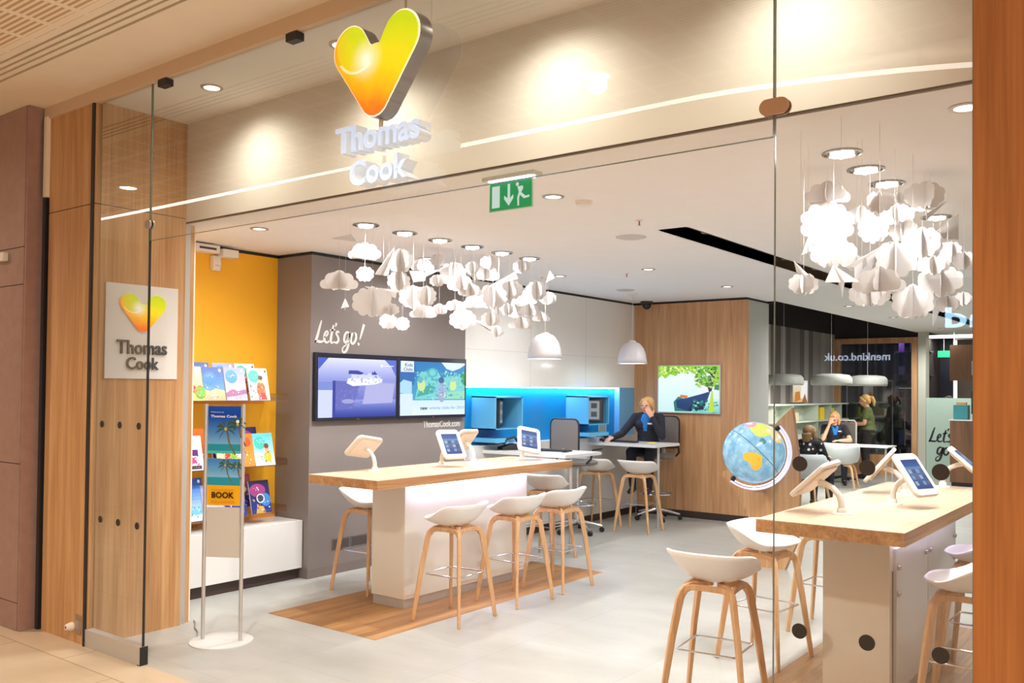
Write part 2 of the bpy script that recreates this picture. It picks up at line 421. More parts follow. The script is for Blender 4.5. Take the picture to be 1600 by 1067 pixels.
# lit soffit between glass line and bulkhead, bulkhead, dark reveal under it
sbox('ceiling', -5.76, 2.2, 3.03, 3.70, 3.56, 3.62, M_BULK)
sbox('wall_front', -5.80, 2.2, 3.668, 3.79, 2.862, 3.62, M_BULK)
sbox('trim_2', -5.79, 2.2, 3.672, 3.686, 2.853, 2.862, M_DARK); sbox('wall_front', -5.79, 2.2, 3.686, 3.79, 2.85, 2.862, M_CEIL)
# mall ceiling: plaster band, four air slots, slotted panels
mc = MB()
for y0, y1 in ((2.560, 3.0), (2.505, 2.540), (2.460, 2.488), (2.412, 2.442), (2.35, 2.394)): mc.box(-12, 4, y0, y1, 3.63, 3.68, M_MALLC)
struct(mc.build('ceiling'))
struct(MB().box(-12, 4, 2.39, 2.565, 3.66, 3.70, M_BLACK).build('trim_3'))
def slot_panel():
    m, nt, b = newmat('slotted_ceiling_panel')
    tc = nt.nodes.new('ShaderNodeTexCoord'); mp = nt.nodes.new('ShaderNodeMapping'); mp.inputs['Location'].default_value = (.1, .06, 0)
    nt.links.new(tc.outputs['Object'], mp.inputs['Vector'])
    bk = nt.nodes.new('ShaderNodeTexBrick'); bk.offset = 0; nt.links.new(mp.outputs[0], bk.inputs['Vector'])
    bk.inputs['Scale'].default_value = 1; bk.inputs['Brick Width'].default_value = .30; bk.inputs['Row Height'].default_value = .34
    bk.inputs['Mortar Size'].default_value = .022; bk.inputs['Mortar Smooth'].default_value = 0
    b2 = nt.nodes.new('ShaderNodeTexBrick'); b2.offset = 0; nt.links.new(mp.outputs[0], b2.inputs['Vector'])
    b2.inputs['Scale'].default_value = 1; b2.inputs['Brick Width'].default_value = .6; b2.inputs['Row Height'].default_value = .034
    b2.inputs['Mortar Size'].default_value = .009; b2.inputs['Mortar Smooth'].default_value = .1
    mul = nt.nodes.new('ShaderNodeMath'); mul.operation = 'MAXIMUM'
    nt.links.new(bk.outputs['Fac'], mul.inputs[0]); nt.links.new(b2.outputs['Fac'], mul.inputs[1])
    mx = nt.nodes.new('ShaderNodeMixRGB'); mx.inputs[1].default_value = (*rgb(196, 158, 118), 1); mx.inputs[2].default_value = (*rgb(234, 220, 200), 1)
    nt.links.new(mul.outputs[0], mx.inputs[0]); nt.links.new(mx.outputs[0], b.inputs['Base Color']); b.inputs['Roughness'].default_value = .9
    return m
struct(MB().box(-12, 4, .78, 2.35, 3.63, 3.68, slot_panel()).build('ceiling'))
struct(MB().box(-12, 4, .74, .78, 3.60, 3.68, M_MALLC).build('trim_4'))
sbox('ceiling', -12, 4, -12, .74, 3.70, 3.76, M_MALLC)
# cove light strip of the mall (mirrored as the bright arc in the shop glass)
cv = MB(); pts = [(-12 + .2 * i, .665 + .012 * sin(i * .28) - (.105 * (-12 + .2 * i + 3.0) ** 2 if -12 + .2 * i > -3 else 0), 3.615) for i in range(61)]
cv.tube(pts, None, flat=(.035, .02), m=emis('cove_light', (1, .93, .80), 5.0))
tag(cv.build('cove_light_strip'), 'thin glowing light strip in the mall ceiling, mirrored as a bright line across the glass', 'light')
# front fascia over the glass, door head
sbox('trim_5', -6.42, 2.2, 2.985, 3.03, 3.545, 3.63, mat('fascia_paint', rgb(206, 178, 148), .6))
# oak jambs
def jamb(name, x0, x1, seam):
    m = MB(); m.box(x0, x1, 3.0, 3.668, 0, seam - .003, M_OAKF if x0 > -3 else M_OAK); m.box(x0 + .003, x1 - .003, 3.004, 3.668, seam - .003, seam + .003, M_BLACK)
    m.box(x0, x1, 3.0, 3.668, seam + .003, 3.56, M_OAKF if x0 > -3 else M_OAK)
    return struct(m.build(name))
jamb('wall_front', -6.355, -5.735, 2.885)
jamb('wall_front', -.540, .75, 4)
sbox('trim_6', -5.765, -5.745, 2.985, 3.0, 0, 3.545, M_BLACK)
sbox('trim_7', -5.80, -5.755, 3.668, 3.72, 0, 2.85, M_ALU)
sbox('trim_8', -5.80, -5.77, 3.72, 3.76, 0, 2.85, M_OAK)
sbox('wall_front', -7.4, -5.80, 3.70, 3.79, 0, 3.62, M_BULK)
sbox('wall_front', .75, 2.2, 3.0, 3.668, 0, 3.62, M_OAKF)
# brushed steel cladding of the neighbouring column
M_CLAD = mat('clad_steel', rgb(172, 142, 134), .36, .55, noise=.06, nscale=14)
st = MB(); seams = [0, .19, 1.145, 2.387, 2.648, 3.63]
for a, b in zip(seams, seams[1:]): st.box(-9.5, -6.455, 2.88, 3.0, a + .003, b - .003, M_CLAD)
st.box(-9.5, -6.46, 2.886, 3.0, 0, 3.63, M_DARK); st.box(-6.455, -6.43, 2.885, 3.4, 0, 3.63, M_CLAD)
struct(st.build('wall_left'))
sbox('trim_9', -6.43, -6.39, 2.99, 3.4, 0, 3.56, M_BLACK)
sbox('trim_10', -6.40, -6.355, 2.975, 3.4, 3.0, 3.56, M_MALLC)
sbox('trim_10', -6.39, -6.355, 3.03, 3.4, 0, 3.0, M_BLACK)
# yellow nook, grey screen wall, white and blue wall, oak end wall
sbox('wall_left', -6.85, -6.72, 3.79, 5.245, 0, 2.87, M_YEL)
gw = MB(); gw.box(-6.85, -6.25, 5.245, 7.36, .0, 2.87, M_GREYW); struct(gw.build('wall_left'))
sbox('baseboard_left', -6.80, -6.244, 5.238, 7.36, 0, .085, mat('grey_skirting', rgb(120, 108, 104), .5))
for i, (x0, x1, y0, y1) in enumerate(((-6.83, -6.735, 3.79, 5.26), (-6.83, -6.265, 5.26, 7.36), (-6.83, -6.265, 7.36, 11.0), (-6.3, -4.615, 11.015, 11.7))):
    sbox('trim_11', x0, x1, y0, y1, 2.87, 2.90, M_BLACK)
sbox('wall_left', -6.85, -6.25, 7.36, 11.0, 1.722, 2.87, M_WHITEW)
ww = MB()
for y in (8.55, 9.75): ww.box(-6.2505, -6.2494, y - .003, y + .003, 1.722, 2.87, mat('panel_joint', rgb(196, 192, 186), .6))
ww.box(-6.2505, -6.2494, 7.36, 11, 2.118, 2.122, MATS['panel_joint']); struct(ww.build('trim_12'))
sbox('wall_left', -6.85, -6.33, 7.36, 11.0, 1.0, 1.722, M_BLUE)
sbox('wall_left', -6.33, -6.25, 10.60, 11.0, 1.0, 1.722, mat('blue_end_panel', rgb(112, 176, 224), .2))
sbox('wall_back', -6.85, -4.60, 11.0, 11.06, .09, 2.87, M_OAKR)
sbox('wall_back', -6.85, -4.60, 11.06, 11.72, 0, 2.87, M_LGREY)
sbox('baseboard_back', -6.2, -4.60, 10.995, 11.06, 0, .09, M_DARK)
# striped wallpaper wall, dark void above, far wall
def stripes():
    m, nt, b = newmat('striped_wallpaper')
    tc = nt.nodes.new('ShaderNodeTexCoord'); mp = nt.nodes.new('ShaderNodeMapping'); mp.inputs['Scale'].default_value = (0, 1.55, 0)
    nt.links.new(tc.outputs['Object'], mp.inputs['Vector']); n = nt.nodes.new('ShaderNodeTexWhiteNoise'); n.noise_dimensions = '1D'
    sp = nt.nodes.new('ShaderNodeSeparateXYZ'); nt.links.new(mp.outputs[0], sp.inputs[0])
    mu = nt.nodes.new('ShaderNodeMath'); mu.operation = 'MULTIPLY'; mu.inputs[1].default_value = 2.6; nt.links.new(sp.outputs[1], mu.inputs[0])
    fl = nt.nodes.new('ShaderNodeMath'); fl.operation = 'FLOOR'; nt.links.new(mu.outputs[0], fl.inputs[0]); nt.links.new(fl.outputs[0], n.inputs['W'])
    r = nt.nodes.new('ShaderNodeValToRGB'); r.color_ramp.elements[0].color = (*rgb(96, 90, 88), 1); r.color_ramp.elements[1].color = (*rgb(176, 170, 162), 1)
    nt.links.new(n.outputs['Value'], r.inputs['Fac']); nt.links.new(r.outputs[0], b.inputs['Base Color']); b.inputs['Roughness'].default_value = .8
    return m
sbox('wall_left', -6.25, -6.10, 11.72, 19.2, 0, 2.89, stripes())
sbox('wall_left', -6.25, -6.10, 11.72, 19.2, 2.89, 3.75, M_VOID)
sbox('wall_back', -6.25, -4.5, 11.70, 11.74, 2.87, 3.75, M_VOID)
sbox('ceiling', -6.25, -4.48, 11.72, 19.3, 3.70, 3.75, M_VOID)
sbox('wall_front', -4.50, -4.46, 11.72, 19.2, 2.98, 3.75, M_VOID)
# far wall with the framed dark window
sbox('wall_back', -6.25, -4.44, 19.26, 19.34, 2.80, 3.75, M_VOID)
sbox('wall_back', -4.44, -4.30, 19.15, 19.45, 0, 2.90, mat('pale_column', rgb(196, 196, 180), .6))
fr = MB(); fr.box(-6.10, -5.98, 19.18, 19.32, 0, 2.80, M_OAKR).box(-4.57, -4.44, 19.18, 19.32, 0, 2.80, M_OAKR).box(-5.98, -4.57, 19.18, 19.32, 2.69, 2.80, M_OAKR).box(-5.98, -4.57, 19.18, 19.32, 0, .42, M_OAKR)
wn = struct(fr.build('window_1'))
struct(MB().box(-5.98, -4.57, 19.24, 19.25, .42, 2.69, glass('window_glass', (.9, .92, .95), .08)).build('window_1'))
sbox('wall_back', -6.4, -4.3, 21.6, 21.7, 0, 3.4, mat('navy_wall', (.012, .014, .035), .5))
sbox('wall_left', -6.4, -6.25, 19.34, 21.7, 0, 3.4, M_VOID); sbox('wall_right', -4.62, -4.55, 19.34, 21.7, 0, 2.9, M_VOID); sbox('trim_13', -5.98, -4.64, 19.34, 20.0, 0, .42, M_DARK)
sbox('ceiling', -6.4, -4.3, 19.34, 21.7, 2.9, 2.96, M_VOID)
sbox('wall_back', -4.36, 2.2, 22.4, 22.5, 0, 2.9, mat('dim_back_wall', rgb(110, 98, 90), .8))
sbox('wall_right', 1.6, 1.7, 3.79, 22.4, 0, 2.9, M_WHITEW)

# ================================================================== LIGHT FITTINGS
def downlight(x, y, z, r, label, group, power, color, kind, es=6, size=100, tilt=0, off=.05, blend=.7, name='ceiling_downlight'):
    t = thing(name, label, 'ceiling light', (x, y, z), 0, group)
    ring = MB()
    if kind == 'big':
        ring.lathe([(r, 0), (r, -.006), (r * .86, -.010), (r * .84, .0), (r * .70, .055), (r * .68, .055)], 32)
        ring.build('trim_ring', mat('dark_chrome', (.30, .29, .28), .2, 1), t)
        MB().lathe([(r * .84, .0), (r * .70, .014), (.0001, .014)], 28).build('reflector', mat('reflector', (.25, .24, .23), .2, .9), t)
        lb = MB()
        for k in range(4):
            a = k * pi / 2 + .4; lb.ball((r * .40 * cos(a), r * .40 * sin(a), -.004), .020, n=10)
        lb.ball((0, 0, -.006), .024, n=10)
        lb.build('bulb', emis('lamp_glow', (1, .93, .82), 14), t)
        cover = MB().lathe([(r * .85, .06), (r * .85, .003)], 28).build('housing', M_STEEL, t)
    else:
        ring.lathe([(r, .0), (r, -.005), (r * .72, -.007), (r * .70, .004)], 28); ring.build('trim_ring', M_STEEL if kind == 'small' else M_PLASTIC, t)
        MB().lathe([(r * .71, -.001), (.0001, -.004)], 24).build('lens', emis('lens_glow_%d' % es, (1, .94, .84), es), t)
    if power:
        lamp('spot_beam', 'SPOT', (0, 0, -off), power, color, rot=(RD(tilt), 0, 0), parent=t, spot_size=RD(size), spot_blend=blend, shadow_soft_size=.06)
    return t
ORD = ['first', 'second', 'third', 'fourth', 'fifth', 'sixth']
for k, (x, y) in enumerate(BIGDL):
    side = 'left' if k < 6 else 'right'
    downlight(x, y, ZC, .098, 'large chrome ceiling downlight over the %s cloud mobile, %s from the front' % (side, ORD[k % 6]), 'large downlights over the cloud mobiles', P_BIG, SHOP, 'big', size=148, off=.04)
SL = ['small ceiling downlight in front of the yellow wall', 'ceiling downlight behind the row over the left cloud mobile, near the grey screen wall', 'small ceiling downlight left of the black slot, nearer the front',
      'small ceiling downlight over the end of the oak picture wall', 'recessed ceiling downlight at the edge of the right oak jamb', 'added unseen ceiling downlight above the right table, hidden side', 'added unseen ceiling downlight far beyond the right table',
      'round ceiling disc above the first bell pendant', 'ceiling downlight far right of the black slot', 'ceiling downlight near the far end of the black slot', 'ceiling downlight beside the middle of the black slot', 'ceiling downlight close behind the bulkhead, before the slot', 'added ceiling downlight past the oak picture wall, left of the slot', 'added farthest ceiling downlight, before the dark framed window']
for k, (x, y) in enumerate(SMALLDL):
    downlight(x, y, ZC, .07, SL[k], 'small recessed downlights', P_SMALL if y < 11 else P_FAR, SHOP, 'small', size=165)
for k, (x, y) in enumerate(SOFFITDL):
    downlight(x, y, 3.56, .068, '%s adjustable spot from the left in the soffit behind the shopfront glass' % ORD[k], 'soffit spots behind the glass', P_SOFFIT, (1, .93, .78), 'small', es=10, size=150, tilt=10, off=.02, blend=1.0)
ML = ['leftmost', 'centre', 'far right', 'rear left', 'rear right']
for k, (x, y) in enumerate(MALLDL):
    downlight(x, y, 3.63 if y > 1 else 3.70, .11, '%s round mall ceiling light, mirrored in the shop glass' % ML[k], 'mall ceiling lights', P_MALL, (1, .89, .76), 'mall', es=30, size=150)
# little lamps in the black slot
for k, (x, y) in enumerate(((-3.11, 6.6), (-3.11, 8.35), (-3.11, 9.2))):
    t = thing('slot_spotlight', '%s small spotlight inside the black ceiling slot, counted from its front end' % ORD[k], 'ceiling light', (x, y, ZC + .05), 0, 'spotlights in the ceiling slot')
    MB().lathe([(.045, .06), (.045, 0), (.036, -.004), (.034, .01)], 20).build('housing', M_CHROME, t)
    MB().lathe([(.034, .008), (.0001, .006)], 20).build('lens', emis('lens_glow_6', (1, .94, .84), 6), t)
# flat discs, sensors and sprinklers on the shop ceiling
def disc(nm, x, y, r, h, label, cat, m=M_PLASTIC):
    o = MB().lathe([(r, 0), (r, -h * .4), (r * .8, -h), (.0001, -h)], 28).build(nm, m, None, loc=(x, y, ZC)); return tag(o, label, cat)
disc('smoke_detector', -3.12, 4.83, .055, .028, 'small white smoke detector on the ceiling right of the exit sign', 'smoke detector')
disc('ceiling_speaker', -3.55, 6.18, .12, .010, 'flat white round speaker cover on the ceiling left of the black slot', 'ceiling speaker', mat('speaker_cover', rgb(206, 200, 196), .8))
disc('ceiling_speaker', -5.50, 9.45, .11, .010, 'flat white round cover on the ceiling above the second bell pendant', 'ceiling speaker', MATS['speaker_cover'])
for x, y, q in ((-3.15, 5.6, 'nearer the black slot'), (-4.7, 8.1, 'nearer the oak picture wall')):
    t = thing('fire_sprinkler', 'tiny chrome fire sprinkler hanging from the ceiling, ' + q, 'sprinkler', (x, y, ZC), 0)
    MB().lathe([(.0001, -.001), (.028, -.001), (.026, -.006), (.0001, -.006)], 18).build('rosette', M_PLASTIC, t)
    MB().tube([(0, 0, -.005), (0, 0, -.035)], .006, 8).lathe([(.0001, -.035), (.014, -.036), (.0001, -.038)], 12).build('nozzle', mat('sprinkler_red', (.5, .12, .1), .3), t)
t = thing('security_camera', 'dark dome security camera at the top of the oak picture wall', 'security camera', (-5.98, 10.85, ZC))
MB().lathe([(.0001, 0), (.085, 0), (.085, -.035), (.0001, -.036)], 22).build('mount', M_DARK, t)
MB().ball((0, 0, -.05), (.062, .062, .06), n=18).build('dome', mat('black_dome', (.02, .02, .025), .08), t)
# alarm boxes on the yellow wall
t = thing('alarm_box', 'long white alarm box under the ceiling on the yellow wall', 'alarm box', (-6.72, 4.45, 2.83))
MB().box(0, .12, -.14, .10, -.01, .055).build('case', M_PLASTIC, t, bevel=.008); MB().box(.12, .124, -.10, .06, .012, .03).build('slot', M_DARK, t)
t = thing('alarm_box', 'smaller white alarm box right of the long one above the yellow wall', 'alarm box', (-6.72, 4.66, 2.82))
MB().box(0, .11, -.075, .085, -.02, .05).build('case', M_PLASTIC, t, bevel=.008)
t = thing('motion_sensor', 'small white motion sensor on the yellow wall below the alarm boxes', 'sensor', (-6.72, 4.57, 2.69))
MB().prism([(0, 0), (.045, -.01), (.06, .05), (.045, .12), (0, .12)], frame((0, .035, 0), (1, 0, 0), (0, 0, 1)), .075).build('case', M_PLASTIC, t, bevel=.006)
MB().box(.05, .058, -.025, .02, .03, .06).build('lens', mat('sensor_lens', rgb(214, 206, 196), .2), t)

# ================================================================== SHOPFRONT GLASS
def pane(nm, x0, x1, z0, z1, label, y=3.016, ed='lr'):
    t = thing(nm, label, 'glass panel', ((x0 + x1) / 2, y, z0)); h = z1 - z0; a = (x1 - x0) / 2
    MB().quad((-a + .003, 0, .003), (a - .003, 0, .003), (a - .003, 0, h), (-a + .003, 0, h)).build('glass', M_GLASS, t, smooth=False)
    e = MB()
    if 'l' in ed: e.box(-a, -a + .002, -.005, .005, 0, h)
    if 'r' in ed: e.box(a - .002, a, -.005, .005, 0, h)
    if 'b' in ed: e.box(-a, a, -.005, .005, -.001, .0015)
    e.build('edge', M_GEDGE, t, smooth=False); return t
gl = pane('fixed_glass_panel', -5.742, -5.098, .10, 3.545, 'tall left glass side panel with six black dots and a steel foot rail')
pane('overhead_glass_panel', -5.094, -1.168, 2.58, 3.545, 'wide overhead glass panel above the open entrance', ed='lrb')
gr = pane('fixed_glass_panel', -1.164, -.542, .10, 3.545, 'tall right glass side panel with black dots beside the right oak jamb')
MB().box(.3205, .3265, -.007, .007, 0, 2.55).build('edge_seal', M_BLACK, gl)
def dots(t, pts, r, cx):
    for x, z in pts:
        MB().lathe([(.0001, -.0015), (r, -.0015), (r, .0015), (.0001, .0015)], 28, M=Matrix.Translation((x - cx, -.003, z - .10)) @ Matrix.Rotation(pi / 2, 4, 'X')).build('marker_dot', mat('dot_film', (.022, .014, .010), .6), t)
dots(gl, [(x, z) for x in (-5.62, -5.405, -5.185) for z in (1.444, .832)], .022, -5.42)
dots(gr, [(x, z) for x in (-1.072, -.852, -.633) for z in (1.454, .892)], .0255, -.853)
for t in (gl, gr):
    k = -.33 if t is gl else -.31
    MB().box(k, -k, -.026, .026, -.10, .012).build('foot_rail', M_ALU, t)
    MB().box(-k, -k + .004, -.026, .026, -.10, .012).box(-k - .03, -k, -.0265, .0265, -.10, -.095).build('rail_end_cap', M_BLACK, t)
def clampplate(x, z, w, h, label, m):
    t = thing('glass_clamp', label, 'glass clamp', (x, 3.008, z), 0)
    n = 24; pts = []
    for i in range(n):
        a = 2 * pi * i / n; pts.append((h / 2 * cos(a) + (w - h) / 2 * (1 if cos(a) > 0 else -1), h / 2 * sin(a)))
    MB().prism(pts, FX((0, 0, 0)), .014).prism(pts, FX((0, .022, 0)), .012).build('plate', m, t, bevel=.002)
clampplate(-1.162, 2.682, .105, .058, 'oval bronze steel clamp on the joint of the right glass panel', mat('bronze_steel', rgb(176, 138, 108), .4, .6))
clampplate(-5.097, 2.680, .060, .056, 'round steel clamp on the edge of the left glass panel', M_STEEL)
for x, q in ((-3.75, 'left of the heart sign'), (-4.955, 'over the left glass panel joint')):
    t = thing('head_clip', 'black clip holding the glass at the door head, ' + q, 'glass clip', (x, 3.0, 3.53))
    MB().box(-.045, .045, -.012, .04, -.03, .012).build('clip_body', M_BLACK, t, bevel=.003)

# ================================================================== HEART SIGN
def heart_material(W, flip=1, glow=.55, key='heart_face'):
    m, nt, b = newmat(key)
    L = nt.links; tc = nt.nodes.new('ShaderNodeTexCoord'); sp = nt.nodes.new('ShaderNodeSeparateXYZ'); L.new(tc.outputs['Object'], sp.inputs[0])
    def math_(op, a, bb=None, cc=None):
        n = nt.nodes.new('ShaderNodeMath'); n.operation = op
        for i, q in enumerate((a, bb, cc)):
            if q is None: continue
            if isinstance(q, (int, float)): n.inputs[i].default_value = q
            else: L.new(q, n.inputs[i])
        return n.outputs[0]
    s = W / 510.0; X = sp.outputs[0]; Z = sp.outputs[2]
    xn = math_('DIVIDE', X, s * 255); zn = math_('DIVIDE', Z, s * 255)     # about -1..1
    nz = nt.nodes.new('ShaderNodeTexNoise'); nz.inputs['Scale'].default_value = 5 / W; nz.inputs['Detail'].default_value = 2; L.new(tc.outputs['Object'], nz.inputs['Vector'])
    g = math_('ADD', zn, math_('MULTIPLY', math_('SUBTRACT', nz.outputs[0], .5), .35))
    g = math_('ADD', math_('MULTIPLY', g, .5), math_('MULTIPLY', xn, .13))
    r = nt.nodes.new('ShaderNodeValToRGB'); cr = r.color_ramp; cr.elements[0].position = .10; cr.elements[0].color = (*rgb(240, 72, 30), 1)
    cr.elements[1].position = 1; cr.elements[1].color = (*rgb(190, 214, 20), 1)
    for p, c in ((.26, (252, 120, 20)), (.42, (254, 176, 16)), (.62, (250, 216, 20)), (.80, (214, 220, 24))):
        e = cr.elements.new(p); e.color = (*rgb(c), 1)
    L.new(math_('ADD', g, .52), r.inputs[0])
    # orange tint on the left edge
    mxl = nt.nodes.new('ShaderNodeMixRGB'); L.new(r.outputs[0], mxl.inputs[1]); mxl.inputs[2].default_value = (*rgb(252, 160, 20), 1)
    L.new(math_('MULTIPLY', math_('MAXIMUM', math_('SUBTRACT', math_('MULTIPLY', xn, -1.0), .55), 0), 2.2), mxl.inputs[0])
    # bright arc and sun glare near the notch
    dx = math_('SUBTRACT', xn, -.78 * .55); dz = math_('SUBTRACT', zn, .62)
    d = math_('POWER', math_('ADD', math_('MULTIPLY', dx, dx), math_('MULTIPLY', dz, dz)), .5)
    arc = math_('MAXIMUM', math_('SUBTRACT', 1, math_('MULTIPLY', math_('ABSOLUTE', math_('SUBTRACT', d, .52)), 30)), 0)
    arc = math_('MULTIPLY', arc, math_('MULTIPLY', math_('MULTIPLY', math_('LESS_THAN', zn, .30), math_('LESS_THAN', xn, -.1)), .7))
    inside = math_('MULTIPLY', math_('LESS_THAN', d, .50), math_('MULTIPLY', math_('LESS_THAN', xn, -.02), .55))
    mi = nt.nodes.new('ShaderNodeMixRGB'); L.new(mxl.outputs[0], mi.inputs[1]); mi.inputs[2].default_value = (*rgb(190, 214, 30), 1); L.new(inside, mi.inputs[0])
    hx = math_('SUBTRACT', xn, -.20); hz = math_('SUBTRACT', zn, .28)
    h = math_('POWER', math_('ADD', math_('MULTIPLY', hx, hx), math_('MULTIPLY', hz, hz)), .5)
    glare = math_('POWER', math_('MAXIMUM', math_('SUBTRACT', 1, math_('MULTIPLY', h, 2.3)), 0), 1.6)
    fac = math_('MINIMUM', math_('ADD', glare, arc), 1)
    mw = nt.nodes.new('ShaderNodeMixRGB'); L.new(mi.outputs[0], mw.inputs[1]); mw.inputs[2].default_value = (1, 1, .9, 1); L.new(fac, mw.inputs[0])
    L.new(mw.outputs[0], b.inputs['Base Color']); b.inputs['Roughness'].default_value = .25
    if glow: L.new(mw.outputs[0], b.inputs['Emission Color']); b.inputs['Emission Strength'].default_value = glow
    return m
HW = .56
t = thing('heart_sign', 'large glowing yellow and orange heart sign hanging in front of the overhead glass', 'sign', (-3.0, 2.87, 3.138))
ho = heart_outline(HW)
MB().prism(ho, FX((0, .085, 0)), .080, M_DARK, mat('heart_side', rgb(140, 136, 134), .3, .5)).build('heart_body', None, t)
MB().prism(ho, FX((0, .005, 0)), .003, mat('heart_rim', rgb(250, 240, 220), .3, emit=(1, .9, .8), es=.6)).build('rim', None, t)
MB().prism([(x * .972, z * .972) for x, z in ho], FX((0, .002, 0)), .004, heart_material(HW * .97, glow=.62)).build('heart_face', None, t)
MB().tube([(.135, .06, .20), (.135, .06, .476)], .005, 8).build('hanging_rod', M_STEEL, t); MB().tube([(-.005, .05, -.20), (-.005, .05, -.30)], .010, 10).build('hanging_rod', M_STEEL, t)
t = thing('letter_sign', 'pale blue-white acrylic letters reading Thomas Cook hanging under the heart sign', 'sign', (-2.976, 2.87, 2.638))
M_LET = mat('letter_acrylic', rgb(190, 208, 234), .2, emit=rgb(170, 200, 250), es=.28); M_LETS = mat('letter_side', rgb(226, 232, 238), .3, emit=(.85, .92, 1), es=.12)
for s_, x, z, wd in (('Thomas', -.293, .161, .55), ('Cook', -.192, -.002, .375)):
    mb = MB(); add_text(mb, s_, FX((0, .085, 0)), x, z, wd, depth=.075, bold=.034, m=M_LETS); add_text(mb, s_, FX((0, .009, 0)), x, z, wd, depth=.003, bold=.022, m=M_LET)
    mb.build('lettering', None, t)
MB().box(-.02, .0, .05, .058, .08, .20).build('bracket', M_ACRYL, t)
# logo panel on the left oak jamb
t = thing('logo_panel', 'grey-white square plaque with yellow heart and dark Thomas Cook lettering on the left oak jamb', 'sign', (-5.735, 3.3445, 1.74))
MB().box(0, .008, -.2645, .2645, 0, .637).build('plaque', mat('plaque_paint', rgb(236, 232, 228), .5), t)
h2 = heart_outline(.345, .93)
MB().prism([(x, z) for x, z in h2], FY((.008, .0, .43)), .004, mat('heart_white_edge', rgb(246, 240, 230), .4)).build('heart_edge', None, t)
hf = MB().prism([(y, z) for y, z in heart_outline(.335, .93)], FX((0, 0, 0)), .005).build('heart_print', heart_material(.335, glow=.3, key='heart_print'), t)  # print given a slight glow to lift its colours; no lamp inside
hf.location = (.0135, 0, .43); hf.rotation_euler = (0, 0, pi / 2)
mb = MB(); DG = mat('dark_grey_letter', rgb(84, 84, 82), .5)
add_text(mb, 'Thomas', FY((.008, 0, 0)), -.185, .165, .365, .095, depth=.012, bold=.012, m=DG)
add_text(mb, 'Cook', FY((.008, 0, 0)), -.115, .062, .235, .085, depth=.012, bold=.012, m=DG); mb.build('lettering', None, t)
# exit sign and its light
t = thing('exit_sign', 'green emergency exit sign with white arrow and running figure under the bulkhead', 'exit sign', (-2.93, 3.83, 2.85))
MB().box(-.19, .16, -.03, .05, -.022, .0).build('lamp_tray', mat('tray', rgb(214, 220, 214), .3), t)
MB().box(-.15, .13, -.025, .03, -.030, -.022).build('tube', emis('exit_tube', (.86, .97, 1), 5), t)
MB().box(-.158, .135, -.004, .004, -.19, -.03).build('sign_plate', mat('exit_edge', rgb(206, 236, 214), .3), t)
run = [(.60, .78), (.66, .84), (.72, .80), (.70, .72), (.80, .74), (.83, .66), (.78, .60), (.84, .46), (.92, .42), (.90, .36), (.80, .40), (.735, .52), (.71, .40), (.68, .14), (.64, .14), (.65, .42), (.67, .56), (.63, .50), (.60, .42), (.57, .46), (.63, .64), (.68, .66), (.62, .70)]
pic(FX((-.152, -.0045, -.185)), .283, .148, [('rect', (0, 158, 84), 0, 0, 1, 1), ('rect', (222, 240, 228), .05, .10, .24, .90),
    ('rect', (222, 240, 228), .43, .40, .49, .92), ('poly', (222, 240, 228), [(.46, .12), (.57, .38), (.57, .52), (.49, .40), (.43, .40), (.35, .52), (.35, .38)]),
    ('ell', (222, 240, 228), .665, .86, .035, .07), ('poly', (222, 240, 228), [(.67, .78), (.80, .78), (.80, .66), (.76, .55), (.86, .40), (.95, .42), (.95, .34), (.82, .31), (.73, .46), (.71, .36), (.71, .08), (.67, .08), (.665, .38), (.70, .56), (.69, .66), (.68, .66)])],
    'sign_print', t, glow=.75)

# ================================================================== SCREENS ON THE GREY WALL
def tv(y0, y1, label, items):
    t = thing('wall_screen', label, 'screen', (-6.25, (y0 + y1) / 2, 1.39), 0, None); a = (y1 - y0) / 2
    MB().box(0, .045, -a, a, 0, .613).build('bezel', mat('screen_bezel', (.010, .010, .022), .3), t, bevel=.003)
    pic(FY((.0455, -a + .025, .03)), 2 * a - .05, .613 - .075, items, 'display', t, glow=1.1)
    MB().box(.0455, .0465, -.012, .012, .008, .014).build('maker_badge', M_STEEL, t)
ship = [('grad', (24, 44, 150), (150, 160, 226), 0, .0, 1, .30, 16), ('grad', (110, 116, 200), (150, 156, 222), 0, .30, 1, .62, 10), ('grad', (140, 150, 222), (226, 228, 250), 0, .62, 1, 1, 16),
        ('poly', (98, 104, 186), [(.18, .14), (.42, .14), (.52, .60), (.20, .62)]), ('poly', (176, 176, 226), [(.55, .22), (.95, .24), (.98, .58), (.60, .60)]),
        ('poly', (60, 90, 205), [(0, .8), (0, 1), (.12, 1), (.06, .9)]), ('poly', (90, 110, 210), [(1, .7), (1, 1), (.84, 1), (.93, .88)]),
        ('rect', (206, 214, 246), .0, .0, .17, .46), ('rect', (120, 140, 214), .0, .46, .17, .60), ('rect', (36, 50, 158), .17, 0, .205, .62),
        ('poly', (238, 240, 252), [(.34, .58), (.42, .53), (.70, .56), (.80, .60), (.81, .66), (.56, .68), (.44, .68), (.36, .66)]),
        ('poly', (206, 214, 244), [(.40, .66), (.78, .66), (.74, .74), (.62, .76), (.60, .72), (.50, .74), (.40, .74)]),
        ('poly', (46, 60, 156), [(.36, .74), (.52, .73), (.56, .76), (.48, .80), (.37, .80)]), ('poly', (52, 64, 150), [(.66, .73), (.74, .73), (.70, .80), (.68, .76), (.67, .80)]),
        ('rect', (244, 246, 255), .78, .87, .81, .91), ('rect', (226, 230, 252), .82, .885, .96, .90), ('ell', (156, 160, 214), .36, .27, .08, .04)]
